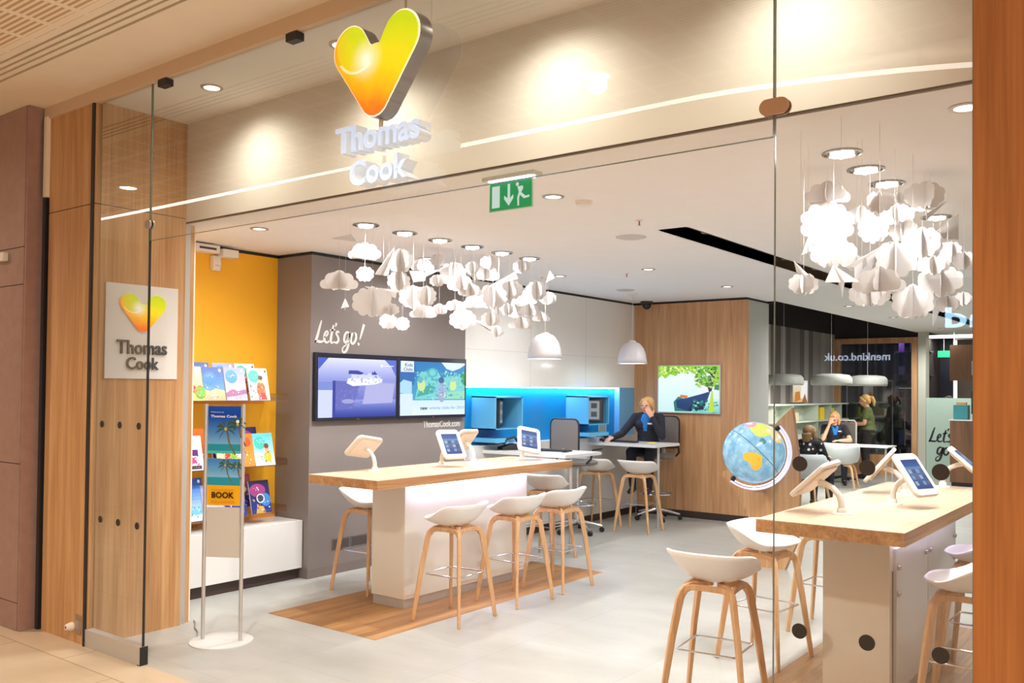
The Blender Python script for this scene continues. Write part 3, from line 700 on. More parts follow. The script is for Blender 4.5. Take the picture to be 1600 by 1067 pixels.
kidsp = [('grad', (70, 170, 205), (30, 120, 190), 0, .2, 1, 1, 20), ('poly', (216, 238, 246), [(.62, 1), (.70, .88), (.80, .84), (.92, .90), (1, .97), (1, 1)]),
         ('poly', (40, 104, 178), [(0, .62), (.2, .56), (.24, .86), (.2, 1), (0, 1)]), ('poly', (120, 208, 210), [(.22, .30), (.3, .80), (.55, .86), (.62, .70), (.9, .78), (1, .6), (1, .3)]),
         ('poly', (60, 168, 150), [(.24, .34), (.5, .42), (.5, .58), (.3, .52)]), ('poly', (40, 150, 70), [(.94, .62), (1, .56), (1, .86), (.95, .80)]), ('poly', (150, 220, 190), [(.6, .3), (1, .3), (1, .46), (.62, .42)]),
         ('poly', (174, 216, 236), [(.0, .42), (.17, .36), (.17, .62), (.05, .66), (0, .60)]), ('grad', (226, 240, 248), (206, 230, 242), 0, 0, 1, .28, 8), ('rect', (214, 232, 244), 0, .0, .18, .40),
         ('ell', (206, 226, 150), .31, .56, .06, .11), ('ell', (96, 180, 190), .29, .66, .04, .06), ('ell', (206, 232, 150), .80, .56, .055, .10), ('ell', (150, 206, 200), .80, .68, .035, .05),
         ('ell', (150, 186, 214), .62, .44, .08, .16), ('ell', (70, 92, 150), .61, .66, .045, .06), ('ell', (160, 170, 200), .62, .36, .05, .12), ('ell', (72, 180, 190), .47, .80, .08, .09), ('ell', (120, 206, 212), .47, .80, .05, .06),
         ('rect', (226, 238, 246), .0, .80, .19, 1.0), ('txt', (40, 70, 90), 'Kids', .06, .90, .11, .06, .01), ('txt', (40, 70, 90), 'Clubs', .04, .82, .13, .06, .01),
         ('txt', (10, 74, 120), 'new', .29, .10, .11, .050, .03), ('txt', (64, 140, 190), 'activity clubs for 2013', .425, .095, .55, .068, 0)]
ship[7:7] = [('spk', [(110, 114, 196), (118, 122, 202), (104, 110, 194)], .21, .16, .55, .56, 90, .012, 6)]
ship += [('spk', [(244, 246, 255), (180, 190, 232), (120, 134, 206)], .40, .58, .78, .70, 46, .010, 7)]
kidsp[8:8] = [('spk', [(96, 190, 206), (150, 216, 214), (70, 160, 190), (120, 206, 180)], .2, .30, .98, .84, 200, .016, 8)]
kidsp[18:18] = [('spk', [(150, 186, 214), (206, 226, 210), (110, 150, 190)], .54, .32, .70, .62, 40, .014, 9)]
tv(5.272, 6.296, 'left wall screen showing a white cruise ship on a violet-blue sea', ship)
tv(6.300, 7.326, 'right wall screen showing children and the words new activity clubs for 2013', kidsp)
t = thing('wall_lettering', 'white letters reading ThomasCook.com under the right wall screen', 'lettering', (-6.249, 6.71, 1.283))
mb = MB(); add_text(mb, 'ThomasCook.com', FY((0, 0, 0)), 0, .008, .57, .066, depth=.003, bold=.005, m=M_WHITE); mb.build('letters', None, t)
# Let's go! brush lettering built from strokes: x grows right, y up, unit = letter height
def strokes():
    S = []
    S.append([(.40, 1.0, .05), (.30, .72, .09), (.17, .30, .11), (.06, .06, .08), (.02, .02, .05), (.12, .07, .09), (.30, .05, .10), (.45, .06, .07), (.52, .12, .04)])            # L
    S.append([(.56, .26, .05), (.70, .34, .07), (.78, .46, .07), (.72, .54, .07), (.61, .44, .09), (.56, .22, .10), (.62, .06, .09), (.76, .04, .07), (.86, .12, .04)])          # e
    S.append([(1.10, .84, .06), (1.02, .56, .10), (.95, .22, .11), (.96, .06, .09), (1.05, .03, .06), (1.13, .09, .04)]); S.append([(.88, .58, .05), (1.02, .60, .08), (1.20, .64, .04)])   # t
    S.append([(1.26, .94, .09), (1.24, .84, .07), (1.20, .76, .03)])                                                                                                               # '
    S.append([(1.44, .50, .05), (1.34, .56, .08), (1.26, .46, .08), (1.36, .32, .09), (1.40, .16, .10), (1.28, .04, .09), (1.14, .08, .05)])                                      # s
    S.append([(2.06, .50, .05), (1.92, .56, .08), (1.78, .42, .10), (1.74, .18, .10), (1.84, .08, .08), (1.98, .26, .08), (2.10, .54, .09), (2.04, .20, .11), (1.94, -.18, .11), (1.80, -.36, .09), (1.66, -.34, .07), (1.66, -.18, .05), (1.84, -.04, .04), (2.10, .14, .03)])  # g
    S.append([(2.36, .52, .06), (2.22, .48, .10), (2.14, .26, .11), (2.20, .07, .09), (2.34, .08, .09), (2.46, .28, .10), (2.46, .48, .09), (2.36, .54, .06), (2.30, .46, .03)])  # o
    S.append([(2.96, .98, .12), (2.86, .70, .11), (2.74, .36, .06), (2.70, .26, .03)]); S.append([(2.64, .10, .10), (2.62, .02, .10), (2.60, -.01, .05)])                        # !
    return S
def brush(mb, M, W, m, S, total=2.98, depth=.003):
    k = W / total
    for st in S:
        P = [Vector((a, b)) for a, b, c in st]; Wd = [c * .62 for a, b, c in st]; pts = []; ws = []
        for i in range(len(P) - 1):
            p0, p1, p2, p3 = P[max(i - 1, 0)], P[i], P[i + 1], P[min(i + 2, len(P) - 1)]
            for j in range(5):
                u = j / 5; pts.append(.5 * ((2 * p1) + (p2 - p0) * u + (2 * p0 - 5 * p1 + 4 * p2 - p3) * u * u + (3 * p1 - p0 - 3 * p2 + p3) * u ** 3)); ws.append(Wd[i] + (Wd[i + 1] - Wd[i]) * u)
        pts.append(P[-1]); ws.append(Wd[-1]); L = []; R_ = []
        for i, p in enumerate(pts):
            d = (pts[min(i + 1, len(pts) - 1)] - pts[max(i - 1, 0)]); d.normalize(); n = Vector((-d.y, d.x)); L.append(p + n * ws[i]); R_.append(p - n * ws[i])
        vs = []; fs = []
        for z in (0, depth):
            for a, b in zip(L, R_): vs += [(a.x * k, a.y * k, z), (b.x * k, b.y * k, z)]
        n2 = 2 * len(pts)
        for i in range(len(pts) - 1):
            a = 2 * i; fs += [(n2 + a, n2 + a + 1, n2 + a + 3, n2 + a + 2), (a, a + 2, a + 3, a + 1), (a, n2 + a, n2 + a + 2, a + 2), (a + 1, a + 3, n2 + a + 3, n2 + a + 1)]
        fs += [(0, 1, n2 + 1, n2), (n2 - 2, 2 * n2 - 2, 2 * n2 - 1, n2 - 1)]
        mb.add(vs, fs, m, M)
    return mb
t = thing('wall_lettering', "white brush-script words Let's go! on the grey wall above the left screen", 'lettering', (-6.249, 5.285, 2.09))
brush(MB(), FY((0, 0, 0)), .60, M_WHITE, strokes()).build('letters', None, t, smooth=False)
t = thing('wall_vent', 'grey double vent grille low on the grey wall behind the left table', 'vent', (-6.25, 5.74, .22))
for k in (0, 1):
    MB().box(0, .006, -.22 + .225 * k, -.01 + .225 * k, 0, .10).build('grille_frame', mat('vent_grey', rgb(108, 100, 98), .5), t)
    g = MB()
    for j in range(7): g.box(.006, .009, -.21 + .225 * k, -.02 + .225 * k, .010 + .012 * j, .015 + .012 * j)
    g.build('slats', mat('vent_dark', rgb(80, 74, 72), .5), t)

# ================================================================== BROCHURE BAY
t = thing('display_bench', 'long low white bench with dark recessed plinth under the brochure shelves', 'bench', (-6.55, 4.5, 0))
MB().box(-.168, .235, -.71, .738, .095, .515).build('body', M_WHITE, t, bevel=.003)
MB().box(-.168, .20, -.71, .72, 0, .095).build('plinth', M_DARK, t); MB().box(.2352, .236, -.25, -.246, .10, .51).build('front_joint', mat('joint_grey', rgb(190, 186, 180), .5), t)
MB().box(-.165, -.150, -.71, .738, .515, .56).build('back_board', mat('orange_board', rgb(232, 148, 60), .5), t)
COVERS = dict(
    coast=[('grad', (120, 190, 220), (30, 80, 170), 0, 0, 1, 1, 10), ('poly', (214, 190, 140), [(0, 0), (1, 0), (1, .3), (.6, .36), (.3, .28), (0, .34)]), ('ell', (60, 130, 210), .36, .66, .30, .2), ('ell', (230, 230, 240), .86, .9, .06, .05)],
    city=[('grad', (236, 206, 220), (150, 160, 220), 0, 0, 1, 1, 10), ('poly', (170, 110, 150), [(0, .22), (.3, .34), (.6, .28), (1, .36), (1, .2), (.5, .14), (0, .1)]), ('ell', (70, 150, 220), .34, .72, .28, .2), ('ell', (240, 240, 250), .86, .9, .06, .05)],
    woman=[('grad', (240, 236, 220), (232, 240, 236), 0, 0, 1, 1, 4), ('ell', (70, 190, 176), .30, .74, .28, .2), ('ell', (226, 110, 60), .60, .32, .22, .26), ('ell', (236, 190, 150), .62, .62, .10, .10), ('ell', (90, 60, 40), .62, .70, .12, .07), ('poly', (216, 70, 60), [(.42, .02), (.84, .02), (.78, .22), (.5, .22)]), ('ell', (60, 60, 90), .9, .9, .05, .04)],
    garden=[('grad', (250, 226, 120), (240, 240, 190), 0, 0, 1, 1, 6), ('ell', (170, 214, 80), .3, .74, .34, .22), ('ell', (206, 60, 44), .5, .34, .16, .12), ('ell', (120, 180, 60), .8, .24, .24, .2), ('ell', (240, 250, 230), .2, .16, .2, .1)],
    pool=[('grad', (230, 240, 244), (90, 190, 226), 0, 0, 1, 1, 8), ('ell', (70, 190, 176), .32, .70, .28, .2), ('ell', (240, 190, 60), .66, .26, .2, .2), ('ell', (226, 168, 120), .64, .52, .11, .11), ('ell', (110, 66, 40), .64, .60, .12, .08), ('poly', (250, 250, 250), [(0, 0), (1, 0), (1, .1), (0, .14)])],
    magenta=[('grad', (250, 240, 244), (244, 236, 240), 0, 0, 1, 1, 2), ('rect', (206, 40, 120), .1, .66, .6, .86), ('rect', (90, 40, 110), .1, .42, .8, .60), ('rect', (220, 70, 140), .2, .2, .7, .38), ('rect', (60, 60, 70), .1, .04, .9, .14)],
    red=[('grad', (236, 70, 20), (250, 110, 20), 0, 0, 1, 1, 6), ('ell', (220, 50, 20), .6, .3, .2, .25), ('ell', (250, 190, 120), .5, .6, .14, .14)],
    orange=[('grad', (244, 150, 60), (250, 120, 30), 0, 0, 1, 1, 6), ('ell', (240, 120, 160), .3, .34, .26, .2), ('ell', (250, 240, 230), .3, .34, .12, .1), ('ell', (230, 80, 40), .7, .75, .2, .14)],
    night=[('grad', (30, 60, 140), (40, 30, 80), 0, 0, 1, 1, 8), ('ell', (150, 60, 120), .4, .7, .4, .2), ('poly', (240, 170, 60), [(.2, 0), (.7, 0), (.6, .2), (.3, .24)]), ('ell', (60, 130, 200), .75, .4, .25, .2), ('ell', (226, 226, 232), .5, .45, .2, .14), ('ell', (60, 64, 80), .5, .45, .16, .11)],
    beach=[('grad', (230, 240, 250), (60, 120, 210), 0, 0, 1, 1, 10), ('ell', (60, 60, 70), .45, .3, .07, .12), ('poly', (120, 190, 226), [(0, .1), (1, .2), (1, .42), (0, .36)])],
    sunset=[('grad', (40, 70, 160), (226, 90, 110), 0, 0, 1, 1, 10), ('ell', (250, 200, 120), .5, .55, .24, .14), ('poly', (30, 60, 150), [(0, 0), (1, 0), (1, .4), (.5, .3), (0, .44)])])
for _i, (_k, _v) in enumerate(sorted(COVERS.items())):
    _c = [it[1] for it in _v if isinstance(it[1], tuple)]
    _v += [('spk', _c + [(250, 248, 240)], .06, .04, .94, .44, 34, .035, 20 + _i), ('spk', [(250, 250, 250)], .18, .68, .5, .80, 12, .02, 60 + _i)]
def brochure(x, y, z, kind, label, thick=.014, lean=.24, yaw=0, w=.205, h=.285):
    t = thing('brochure', label, 'brochure', (x, y, z), yaw, 'holiday brochures on the shelves')
    u = (0, 1, 0); v = (-sin(lean), 0, cos(lean)); n = Vector(u).cross(Vector(v))
    Mx = frame((0, -w / 2, 0), u, v)
    MB().prism([(0, 0), (w, 0), (w, h), (0, h)], Mx @ Matrix.Translation((0, 0, -thick)), thick, M_WHITE).build('pages', mat('page_edge', rgb(226, 214, 190), .8), t)
    pic(Mx, w, h, COVERS[kind], 'cover', t, rough=.25); return t
def shelf(z, q):
    t = thing('brochure_shelf', 'clear acrylic brochure shelf on the yellow wall, ' + q, 'shelf', (-6.72, 4.62, z), 0, 'acrylic brochure shelves')
    MB().box(0, .33, -.52, .50, -.004, 0).build('ledge', M_ACRYL, t, smooth=False)
    MB().box(.33, .334, -.52, .50, -.004, .045).build('lip', glass('acrylic_lip', (.95, .96, .97), .03), t, smooth=False)
    MB().box(.004, .33, .497, .50, .0, .06).build('end_plate', MATS['acrylic_lip'], t, smooth=False)
    MB().box(.0, .004, -.50, .49, -.03, .03).build('wall_rail', mat('orange_board', rgb(232, 148, 60), .5), t)
R1 = [(4.22, 'garden', 'yellow-green brochure at the left end of the top shelf, front row'), (4.415, 'coast', 'blue coast brochure second in the front row of the top shelf'),
      (4.63, 'city', 'pink and violet brochure third in the front row of the top shelf'), (4.865, 'woman', 'white brochure with a red-dressed figure at the right of the top shelf')]
for y, k, l in R1: brochure(-6.44, y, 1.575, k, l)
for y, k, l in ((4.37, 'coast', 'blue brochure behind the others at the back left of the top shelf'), (4.61, 'city', 'violet brochure in the back row middle of the top shelf'), (4.83, 'woman', 'teal-circled brochure in the back row right of the top shelf')):
    brochure(-6.57, y, 1.615, k, l)
for y, k, l in ((4.22, 'magenta', 'white brochure with magenta blocks at the left of the middle shelf'), (4.56, 'garden', 'brochure behind the poster stand on the middle shelf'), (4.72, 'orange', 'orange brochure right of the poster stand on the middle shelf'), (4.93, 'pool', 'white brochure with teal circle at the right end of the middle shelf')):
    brochure(-6.44, y, 1.01, k, l)
for y, k, l in ((4.33, 'red', 'red-orange brochure in the back row left of the middle shelf'), (4.60, 'sunset', 'brochure in the back row hidden behind the poster stand'), (4.86, 'night', 'teal and violet brochure in the back row right of the middle shelf')):
    brochure(-6.57, y, 1.06, k, l)
for y, k, l in ((4.22, 'beach', 'pale blue beach brochure at the left of the bottom shelf'), (4.43, 'city', 'brochure behind the poster on the bottom shelf, left part'), (4.64, 'sunset', 'red-blue sunset brochure behind the right pole of the poster stand'), (4.90, 'night', 'dark blue brochure with a round grey seal at the right of the bottom shelf')):
    brochure(-6.44, y, .60, k, l)
for y, k, l in ((4.32, 'coast', 'dark blue brochure in the back row left of the bottom shelf'), (4.58, 'beach', 'pale brochure in the back row middle of the bottom shelf'), (4.80, 'sunset', 'violet-red brochure in the back row right of the bottom shelf')):
    brochure(-6.57, y, .65, k, l)
shelf(1.57, 'topmost'); shelf(1.005, 'middle'); shelf(.595, 'lowest')

# poster stand
t = thing('poster_stand', 'slim two-pole aluminium poster stand on a round white base near the entrance', 'poster stand', (-5.175, 3.622, 0), math.atan2(.128, .228))
MB().lathe([(.0001, 0), (.205, 0), (.205, .006), (.19, .010), (.0001, .011)], 48).build('base', M_WHITE, t)
for sx in (-1, 1):
    MB().tube([(sx * .132, 0, .01), (sx * .132, 0, 1.575)], .0125, 16).build('pole', M_ALU, t)
pw, x0 = .232, -.116
def palm(u, v, s, tr=1):
    L = [('poly', (120, 96, 70), [(u, v), (u + .03 * s, v), (u + .10 * s, v - .22 * s), (u + .25 * s, v - .42 * s), (u + .21 * s, v - .42 * s), (u + .06 * s, v - .22 * s)])]
    for a in (20, 60, 110, 150, 190, 230, 340, 300):
        a = RD(a); L.append(('poly', (70, 92, 40), [(u, v), (u + .16 * s * cos(a) * .9, v + .13 * s * sin(a) + .03 * s), (u + .26 * s * cos(a), v + .16 * s * sin(a) - .05 * s), (u + .13 * s * cos(a), v + .09 * s * sin(a) - .015)]))
    L.append(('ell', (190, 180, 60), u, v, .035 * s, .03 * s)); return L
up = [('grad', (20, 70, 170), (26, 80, 180), 0, .75, 1, 1, 3), ('grad', (120, 180, 224), (26, 80, 180), 0, .2, 1, .78, 12), ('rect', (40, 150, 170), 0, .05, 1, .2), ('rect', (80, 190, 190), 0, .0, 1, .06)] + palm(.55, .52, 1.3) + palm(.92, .62, 1.1) + \
     [('txt', (240, 244, 250), 'Thomas Cook', .10, .76, .80, .055, .02), ('txt', (220, 230, 250), 'Welcome to', .10, .86, .4, .03, .0), ('ell', (240, 244, 250), .92, .68, .05, .035)]
MB().box(x0, x0 + pw, -.003, .003, 1.245, 1.562).build('upper_board', mat('board_edge', rgb(230, 230, 230), .5), t)
pic(FX((x0, -.0032, 1.245)), pw, .317, up, 'upper_poster', t, rough=.25)
lo = [('rect', (244, 176, 24), 0, 0, 1, .43), ('grad', (150, 206, 230), (60, 130, 206), 0, .5, 1, 1, 10), ('rect', (40, 150, 176), 0, .43, 1, .60)] + palm(.55, .86, .9) + palm(.9, .84, .8) + \
     [('txt', (50, 36, 30), 'BOOK', .16, .16, .68, .13, .03), ('rect', (226, 150, 30), .16, .33, .84, .345), ('rect', (220, 140, 30), .14, .09, .86, .10), ('rect', (220, 140, 30), .14, .06, .86, .068)]
MB().box(x0, x0 + pw, -.003, .003, .900, 1.212).build('lower_board', MATS['board_edge'], t)
pic(FX((x0, -.0032, .900)), pw, .312, lo, 'lower_poster', t, rough=.25)
MB().box(x0, x0 + pw, -.002, .002, .555, .888).build('frosted_pocket', mat('frosted', rgb(206, 198, 190), .4), t)

# socket and plug on the left oak jamb
t = thing('wall_socket', 'silver socket plate low on the left oak jamb', 'socket', (-5.845, 3.0, .062))
MB().box(-.038, .038, -.006, 0, 0, .125).build('plate', M_STEEL, t, bevel=.002); MB().box(-.02, .02, -.007, -.006, .03, .09).build('insert', mat('socket_grey', rgb(150, 136, 126), .4), t)
t = thing('wall_plug', 'white round plug beside the silver socket on the left oak jamb', 'plug', (-5.925, 3.0, .10))
MB().lathe([(.0001, .045), (.018, .045), (.026, .02), (.028, 0)], 20, M=Matrix.Rotation(pi / 2, 4, 'X')).build('body', M_PLASTIC, t)
MB().lathe([(.0001, .047), (.009, .046)], 14, M=Matrix.Rotation(pi / 2, 4, 'X')).build('hole', M_BLACK, t)
t = thing('intercom_box', 'small pale box on the brushed steel cladding at the far left', 'intercom', (-6.72, 2.88, 2.565))
MB().box(-.11, .035, -.04, 0, 0, .06).build('case', M_PLASTIC, t, bevel=.004); MB().box(-.09, -.06, -.041, -.04, .02, .04).build('button', M_STEEL, t)
cb = MB().tube([(-5.76 + .033 * i, 3.80 - .019 * i + .006 * sin(i * .9), .006) for i in range(13)], .005, 8, mat('cable_grey', rgb(150, 140, 128), .5))
tag(cb.build('power_cable'), 'thin grey cable on the floor between the left jamb and the poster stand', 'cable')

# ================================================================== TABLES
def big_table(x0, x1, label, doors=False):
    y0, y1, Z, th = 4.52, 7.03, 1.032, .068
    cx, cyy = (x0 + x1) / 2, (y0 + y1) / 2
    t = thing('high_table', label, 'table', (cx, cyy, 0), 0, None)
    a, b = (x1 - x0) / 2, (y1 - y0) / 2
    tp = MB()
    for i in range(3):
        u0 = -a + 2 * a * i / 3; u1 = -a + 2 * a * (i + 1) / 3
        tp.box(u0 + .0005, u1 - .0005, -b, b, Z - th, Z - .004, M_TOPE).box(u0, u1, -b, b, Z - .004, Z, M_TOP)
    tp.build('tabletop', M_TOP, t)
    px0, px1, py0, py1 = -.175, .175, 5.0 - cyy, 6.57 - cyy
    o = MB().box(px0, px1, py0, py1, .075, Z - th); o.build('pedestal', mat('pedestal_white', rgb(222, 214, 200), .22, coat=.2), t)
    MB().box(px0 + .01, px1 - .01, py0 + .01, py1 - .01, 0.002, .075).build('plinth', M_ALU, t)
    if not doors:
        MB().box(px1, px1 + .006, py0 + .0, py1, .075, Z - th - .002).build('gloss_panel', M_GLOSSW, t)
    # cool strip lamp under the top, washing the aisle side of the pedestal
    MB().box(px1 + .02, px1 + .035, py0, py1, Z - th - .012, Z - th - .001).build('led_strip', emis('cool_led', (.74, .74, 1), 3), t)
    l = lamp('led_light', 'AREA', (px1 + .03, (py0 + py1) / 2, Z - th - .02), 2.5 if doors else 9, (.62, .60, 1.0), rot=(0, RD(12), 0), parent=t, shape='RECTANGLE', size=.03, size_y=1.5)
    return t, (px0, px1, py0, py1, Z - th)
big_table(-5.385, -4.643, 'long high oak-topped table on a glossy white pedestal, left one with three stools in front')
t2, (px0, px1, py0, py1, zt) = big_table(-1.84, -1.107, 'high oak-topped table on a white cupboard pedestal behind the right glass panel', True)
for k, (a, b) in enumerate(((py0 + .07, py0 + .76), (py0 + .78, py1 - .04))):
    d = MB().box(px1, px1 + .018, a, b, .10, zt - .10).build('cupboard_door', M_WHITE, t2, bevel=.002)
    for z in (.62, .76):
        MB().cbox((px1 + .024, a + .03, z), (.014, .045, .022)).build('hinge', M_STEEL, d, bevel=.002)
        MB().cbox((px1 + .024, b - .05, z), (.014, .045, .022)).build('hinge', M_STEEL, d, bevel=.002)
MB().box(px1, px1 + .002, py0 + .052, py0 + .060, .1, zt - .22).build('shadow_gap', M_BLACK, t2)

# ================================================================== STOOLS
def make_stool(label, loc, rz, group):
    t = thing('bar_stool', label, 'stool', loc, rz, group)
    nu, nv = 56, 12; vs = []; fs = []
    for i in range(nu):
        a = 2 * pi * i / nu; c, s_ = cos(a), sin(a)
        ex = 2.7; k = (abs(c) ** ex + abs(s_) ** ex) ** (-1 / ex)
        bk = max(0., min(1., (s_ + .62) / 1.25)); bk = bk * bk * (3 - 2 * bk)
        rx, ry = (.252 - .03 * (1 - bk)) * k * c, (.205 if s_ > 0 else .20) * k * s_
        zr = .748 + .104 * bk
        for j in range(nv):
            v = (j + 1) / nv; rr = v ** .72
            z = .688 + (zr - .688) * v ** 2.0
            vs.append((rx * rr, ry * rr, z))
    o = len(vs); vs.append((0, 0, .688))
    for i in range(nu):
        i2 = (i + 1) % nu; fs.append((o, i * nv, i2 * nv))
        for j in range(nv - 1): fs.append((i * nv + j, i * nv + j + 1, i2 * nv + j + 1, i2 * nv + j))
    MB().add(vs, fs).build('seat', M_SHELL, t, solid=.011, angle=60)
    top = .136; ft = .226; zt = .655
    for sx, sy in ((-1, -1), (1, -1), (1, 1), (-1, 1)):
        P = [(sx * ft, sy * ft * .93, 0), (sx * (ft + (top - ft) * .55), sy * (ft + (top - ft) * .55) * .95, .40), (sx * (top + .008), sy * (top + .008), .60),
             (sx * top, sy * top, .63), (sx * (top - .012), sy * (top - .012), .65), (sx * (top - .04), sy * (top - .04), .664), (sx * .03, sy * .03, .668)]
        MB().tube(P, [.72, .92, 1, 1, 1, 1, 1], m=M_LEG, flat=(.040, .027), up=(-sy, sx, 0)).build('leg', M_LEG, t, bevel=.004, angle=60)
    fr = MB()
    q = .130
    for (ax, ay), (bx, by) in (((-1, -1), (1, -1)), ((1, -1), (1, 1)), ((1, 1), (-1, 1)), ((-1, 1), (-1, -1))):
        A = Vector((ax * q, ay * q, 0)); B = Vector((bx * q, by * q, 0)); pts = []
        for u, z in ((.0, .622), (.03, .642), (.09, .656), (.2, .663), (.5, .665), (.8, .663), (.91, .656), (.97, .642), (1, .622)):
            p = A.lerp(B, u); pts.append((p.x, p.y, z))
        n = (B - A).normalized()
        fr.tube(pts, None, flat=(.030, .020), up=(n.y, -n.x, 0))
    fr.build('seat_frame', M_LEG, t, bevel=.003, angle=60)
    r = .158; ring = [(-r, -r), (r, -r), (r, r), (-r, r)]
    P = []
    for i in range(4):
        a = Vector(ring[i]); b = Vector(ring[(i + 1) % 4]); P += [a.lerp(b, .04), a.lerp(b, .96)]
    MB().tube([(p.x, p.y, .335) for p in P], .0055, 8, closed=True).build('footrest', M_CHROME, t)
    return t
ST = make_stool('white-shelled bar stool nearest the camera at the left table, front end', (-4.375, 5.06, 0), RD(-86), 'white bar stools with wooden legs')
D = RD
for x, y, a, l in ((-4.375, 5.80, -93, 'middle bar stool of the three on the aisle side of the left table'), (-4.385, 6.42, -90, 'far bar stool of the three on the aisle side of the left table'),
                   (-5.57, 5.33, 92, 'bar stool on the grey-wall side of the left table, partly behind the pedestal'),
                   (-5.22, 7.42, 180, 'bar stool at the first white desk, just past the left table'), (-5.92, 9.50, 176, 'left bar stool of the pair at the far white desk'),
                   (-5.36, 9.56, 184, 'right bar stool of the pair at the far white desk'), (-2.055, 4.50, 186, 'large foreground bar stool left of the right glass panel'),
                   (-2.21, 5.58, 84, 'bar stool behind the glass joint, tucked to the right table corner'), (-2.10, 6.50, 88, 'bar stool behind the pedestal of the right table, mostly hidden'),
                   (-.94, 5.10, -88, 'bar stool cut by the right oak jamb, nearer the camera'), (-1.03, 6.02, -90, 'bar stool cut by the right oak jamb, behind the nearer one')):
    dup(ST, (x, y, 0), D(a), l)

# ================================================================== TABLET STANDS
def make_tablet(label, loc, rz, tilt, roll=0, up=.14):
    "neck leans towards local -Y; screen faces -Y and up"
    t = thing('tablet_stand', label, 'tablet', loc, rz, 'white tablet stands')
    MB().lathe([(.0001, 0), (.052, 0), (.050, .006), (.026, .010), (.024, .03), (.020, .036)], 28).build('base', M_PLASTIC, t)
    P = [(0, .0, .03), (0, -.003, .070), (0, -.018, .108), (0, -.05, .140), (0, -.092, .160), (0, -.125, .168)]
    MB().tube(P, [.017, .0165, .016, .016, .016, .018], 14).build('neck', M_PLASTIC, t, angle=60)
    Mx = Matrix.Translation((0, -.145, .186)) @ Matrix.Rotation(tilt, 4, 'X') @ Matrix.Rotation(roll, 4, 'Y')
    w2, h2 = .112, .142; r = .038; n = 7; pts = []
    for cx, cz, a0 in ((w2 - r, h2 - r, 0), (-w2 + r, h2 - r, 90), (-w2 + r, -h2 + r, 180), (w2 - r, -h2 + r, 270)):
        for i in range(n):
            a = RD(a0 + 90 * i / (n - 1)); pts.append((cx + r * cos(a), cz + r * sin(a)))
    MB().prism(pts, Mx @ FX((0, .012, 0)), .024, M_PLASTIC).prism([(x * .8, z * .8) for x, z in pts], Mx @ FX((0, .024, 0)), .013, M_PLASTIC).build('case', M_PLASTIC, t, bevel=.006)
    MB().prism([(x * .80, z * .72) for x, z in ((-w2, -h2), (w2, -h2), (w2, h2), (-w2, h2))], Mx @ FX((0, -.0122, 0)), .0006, mat('tablet_bezel', rgb(226, 222, 220), .3)).build('bezel', None, t)
    it = [('grad', (50, 84, 160), (110, 160, 216), 0, 0, 1, .75, 10), ('grad', (60, 110, 190), (36, 70, 150), 0, .75, 1, 1, 4)]
    for i in range(4):
        for j in range(3):
            cc = ((196, 206, 226), (120, 120, 150), (150, 180, 220), (90, 100, 140))[(i * 3 + j * 2) % 4]
            it.append(('rect', cc, .08 + .22 * i, .12 + .2 * j, .25 + .22 * i, .25 + .2 * j))
    pic(Mx @ FX((-.078, -.0130, -.098)), .156, .196, it, 'display', t, glow=.8)
    return t
TB = [(-5.20, 5.03, -96, -44, 78, 'leftmost tablet stand on the left table, seen from behind'), (-5.17, 5.79, 74, -34, 0, 'tablet stand with lit screen in the middle of the left table'),
      (-5.185, 6.24, -98, -44, 0, 'tablet stand seen from behind in the middle of the left table'), (-5.09, 6.84, 62, -38, 14, 'tablet stand with lit screen at the far end of the left table'),
      (-1.545, 4.99, -92, -48, 6, 'nearest tablet stand on the right table, seen from behind'), (-1.446, 5.635, 70, -36, 0, 'tablet stand with lit screen in the middle of the right table'),
      (-1.53, 6.23, -78, -40, 0, 'tablet stand seen edge-on behind a black glass dot on the right table'), (-1.44, 6.92, 96, -48, 0, 'far tablet stand on the right table, tilted, beside the oak jamb')]
for x, y, a, ti, ro, l in TB: make_tablet(l, (x, y, 1.032), D(a), D(ti), D(ro))

# ================================================================== BACK COUNTER, DESKS, BLUE NICHES
t = thing('back_counter', 'long white counter front under the blue wall strip, dark plinth at its foot', 'counter', (-6.25, 9.18, 0))
MB().box(0, .06, -1.81, 1.81, .09, 1.06).build('body', M_WHITE, t); MB().box(-.075, .06, -1.815, 1.81, 1.06, 1.075).build('counter_top', M_WHITE, t)
MB().box(0, .045, -1.81, 1.81, 0, .09).build('plinth', M_DARK, t)
# cool light line at the top of the blue strip
t = thing('led_strip', 'bright blue-white light line along the top of the blue wall strip', 'light', (-6.30, 9.0, 1.705))
MB().box(0, .04, -1.62, 1.60, 0, .012).build('diffuser', emis('blue_led', (.62, .82, 1), 9), t)
lamp('led_light', 'AREA', (.02, 0, -.004), 11, (.6, .74, 1), parent=t, shape='RECTANGLE', size=.05, size_y=3.2)
def desk(x1, y0, y1, label):
    t = thing('desk', label, 'desk', ((-6.19 + x1) / 2, (y0 + y1) / 2, 0), 0, None); a = (x1 + 6.19) / 2; b = (y1 - y0) / 2
    MB().box(-a, a, -b, b, .992, 1.026).build('desktop', M_WHITE, t, bevel=.002)
    MB().tube([(a - .05, -b + .18, 0), (a - .05, -b + .18, .992)], .016, 14).build('leg', M_ALU, t)
    MB().lathe([(.0001, 0), (.04, 0), (.04, .008), (.0001, .008)], 20, M=Matrix.Translation((a - .05, -b + .18, 0))).build('foot_plate', M_ALU, t); return t
desk(-5.11, 7.60, 8.30, 'nearer high white desk with a steel leg, grey office chair behind it')
desk(-5.23, 9.72, 10.37, 'far high white desk by the oak picture wall where a person sits')
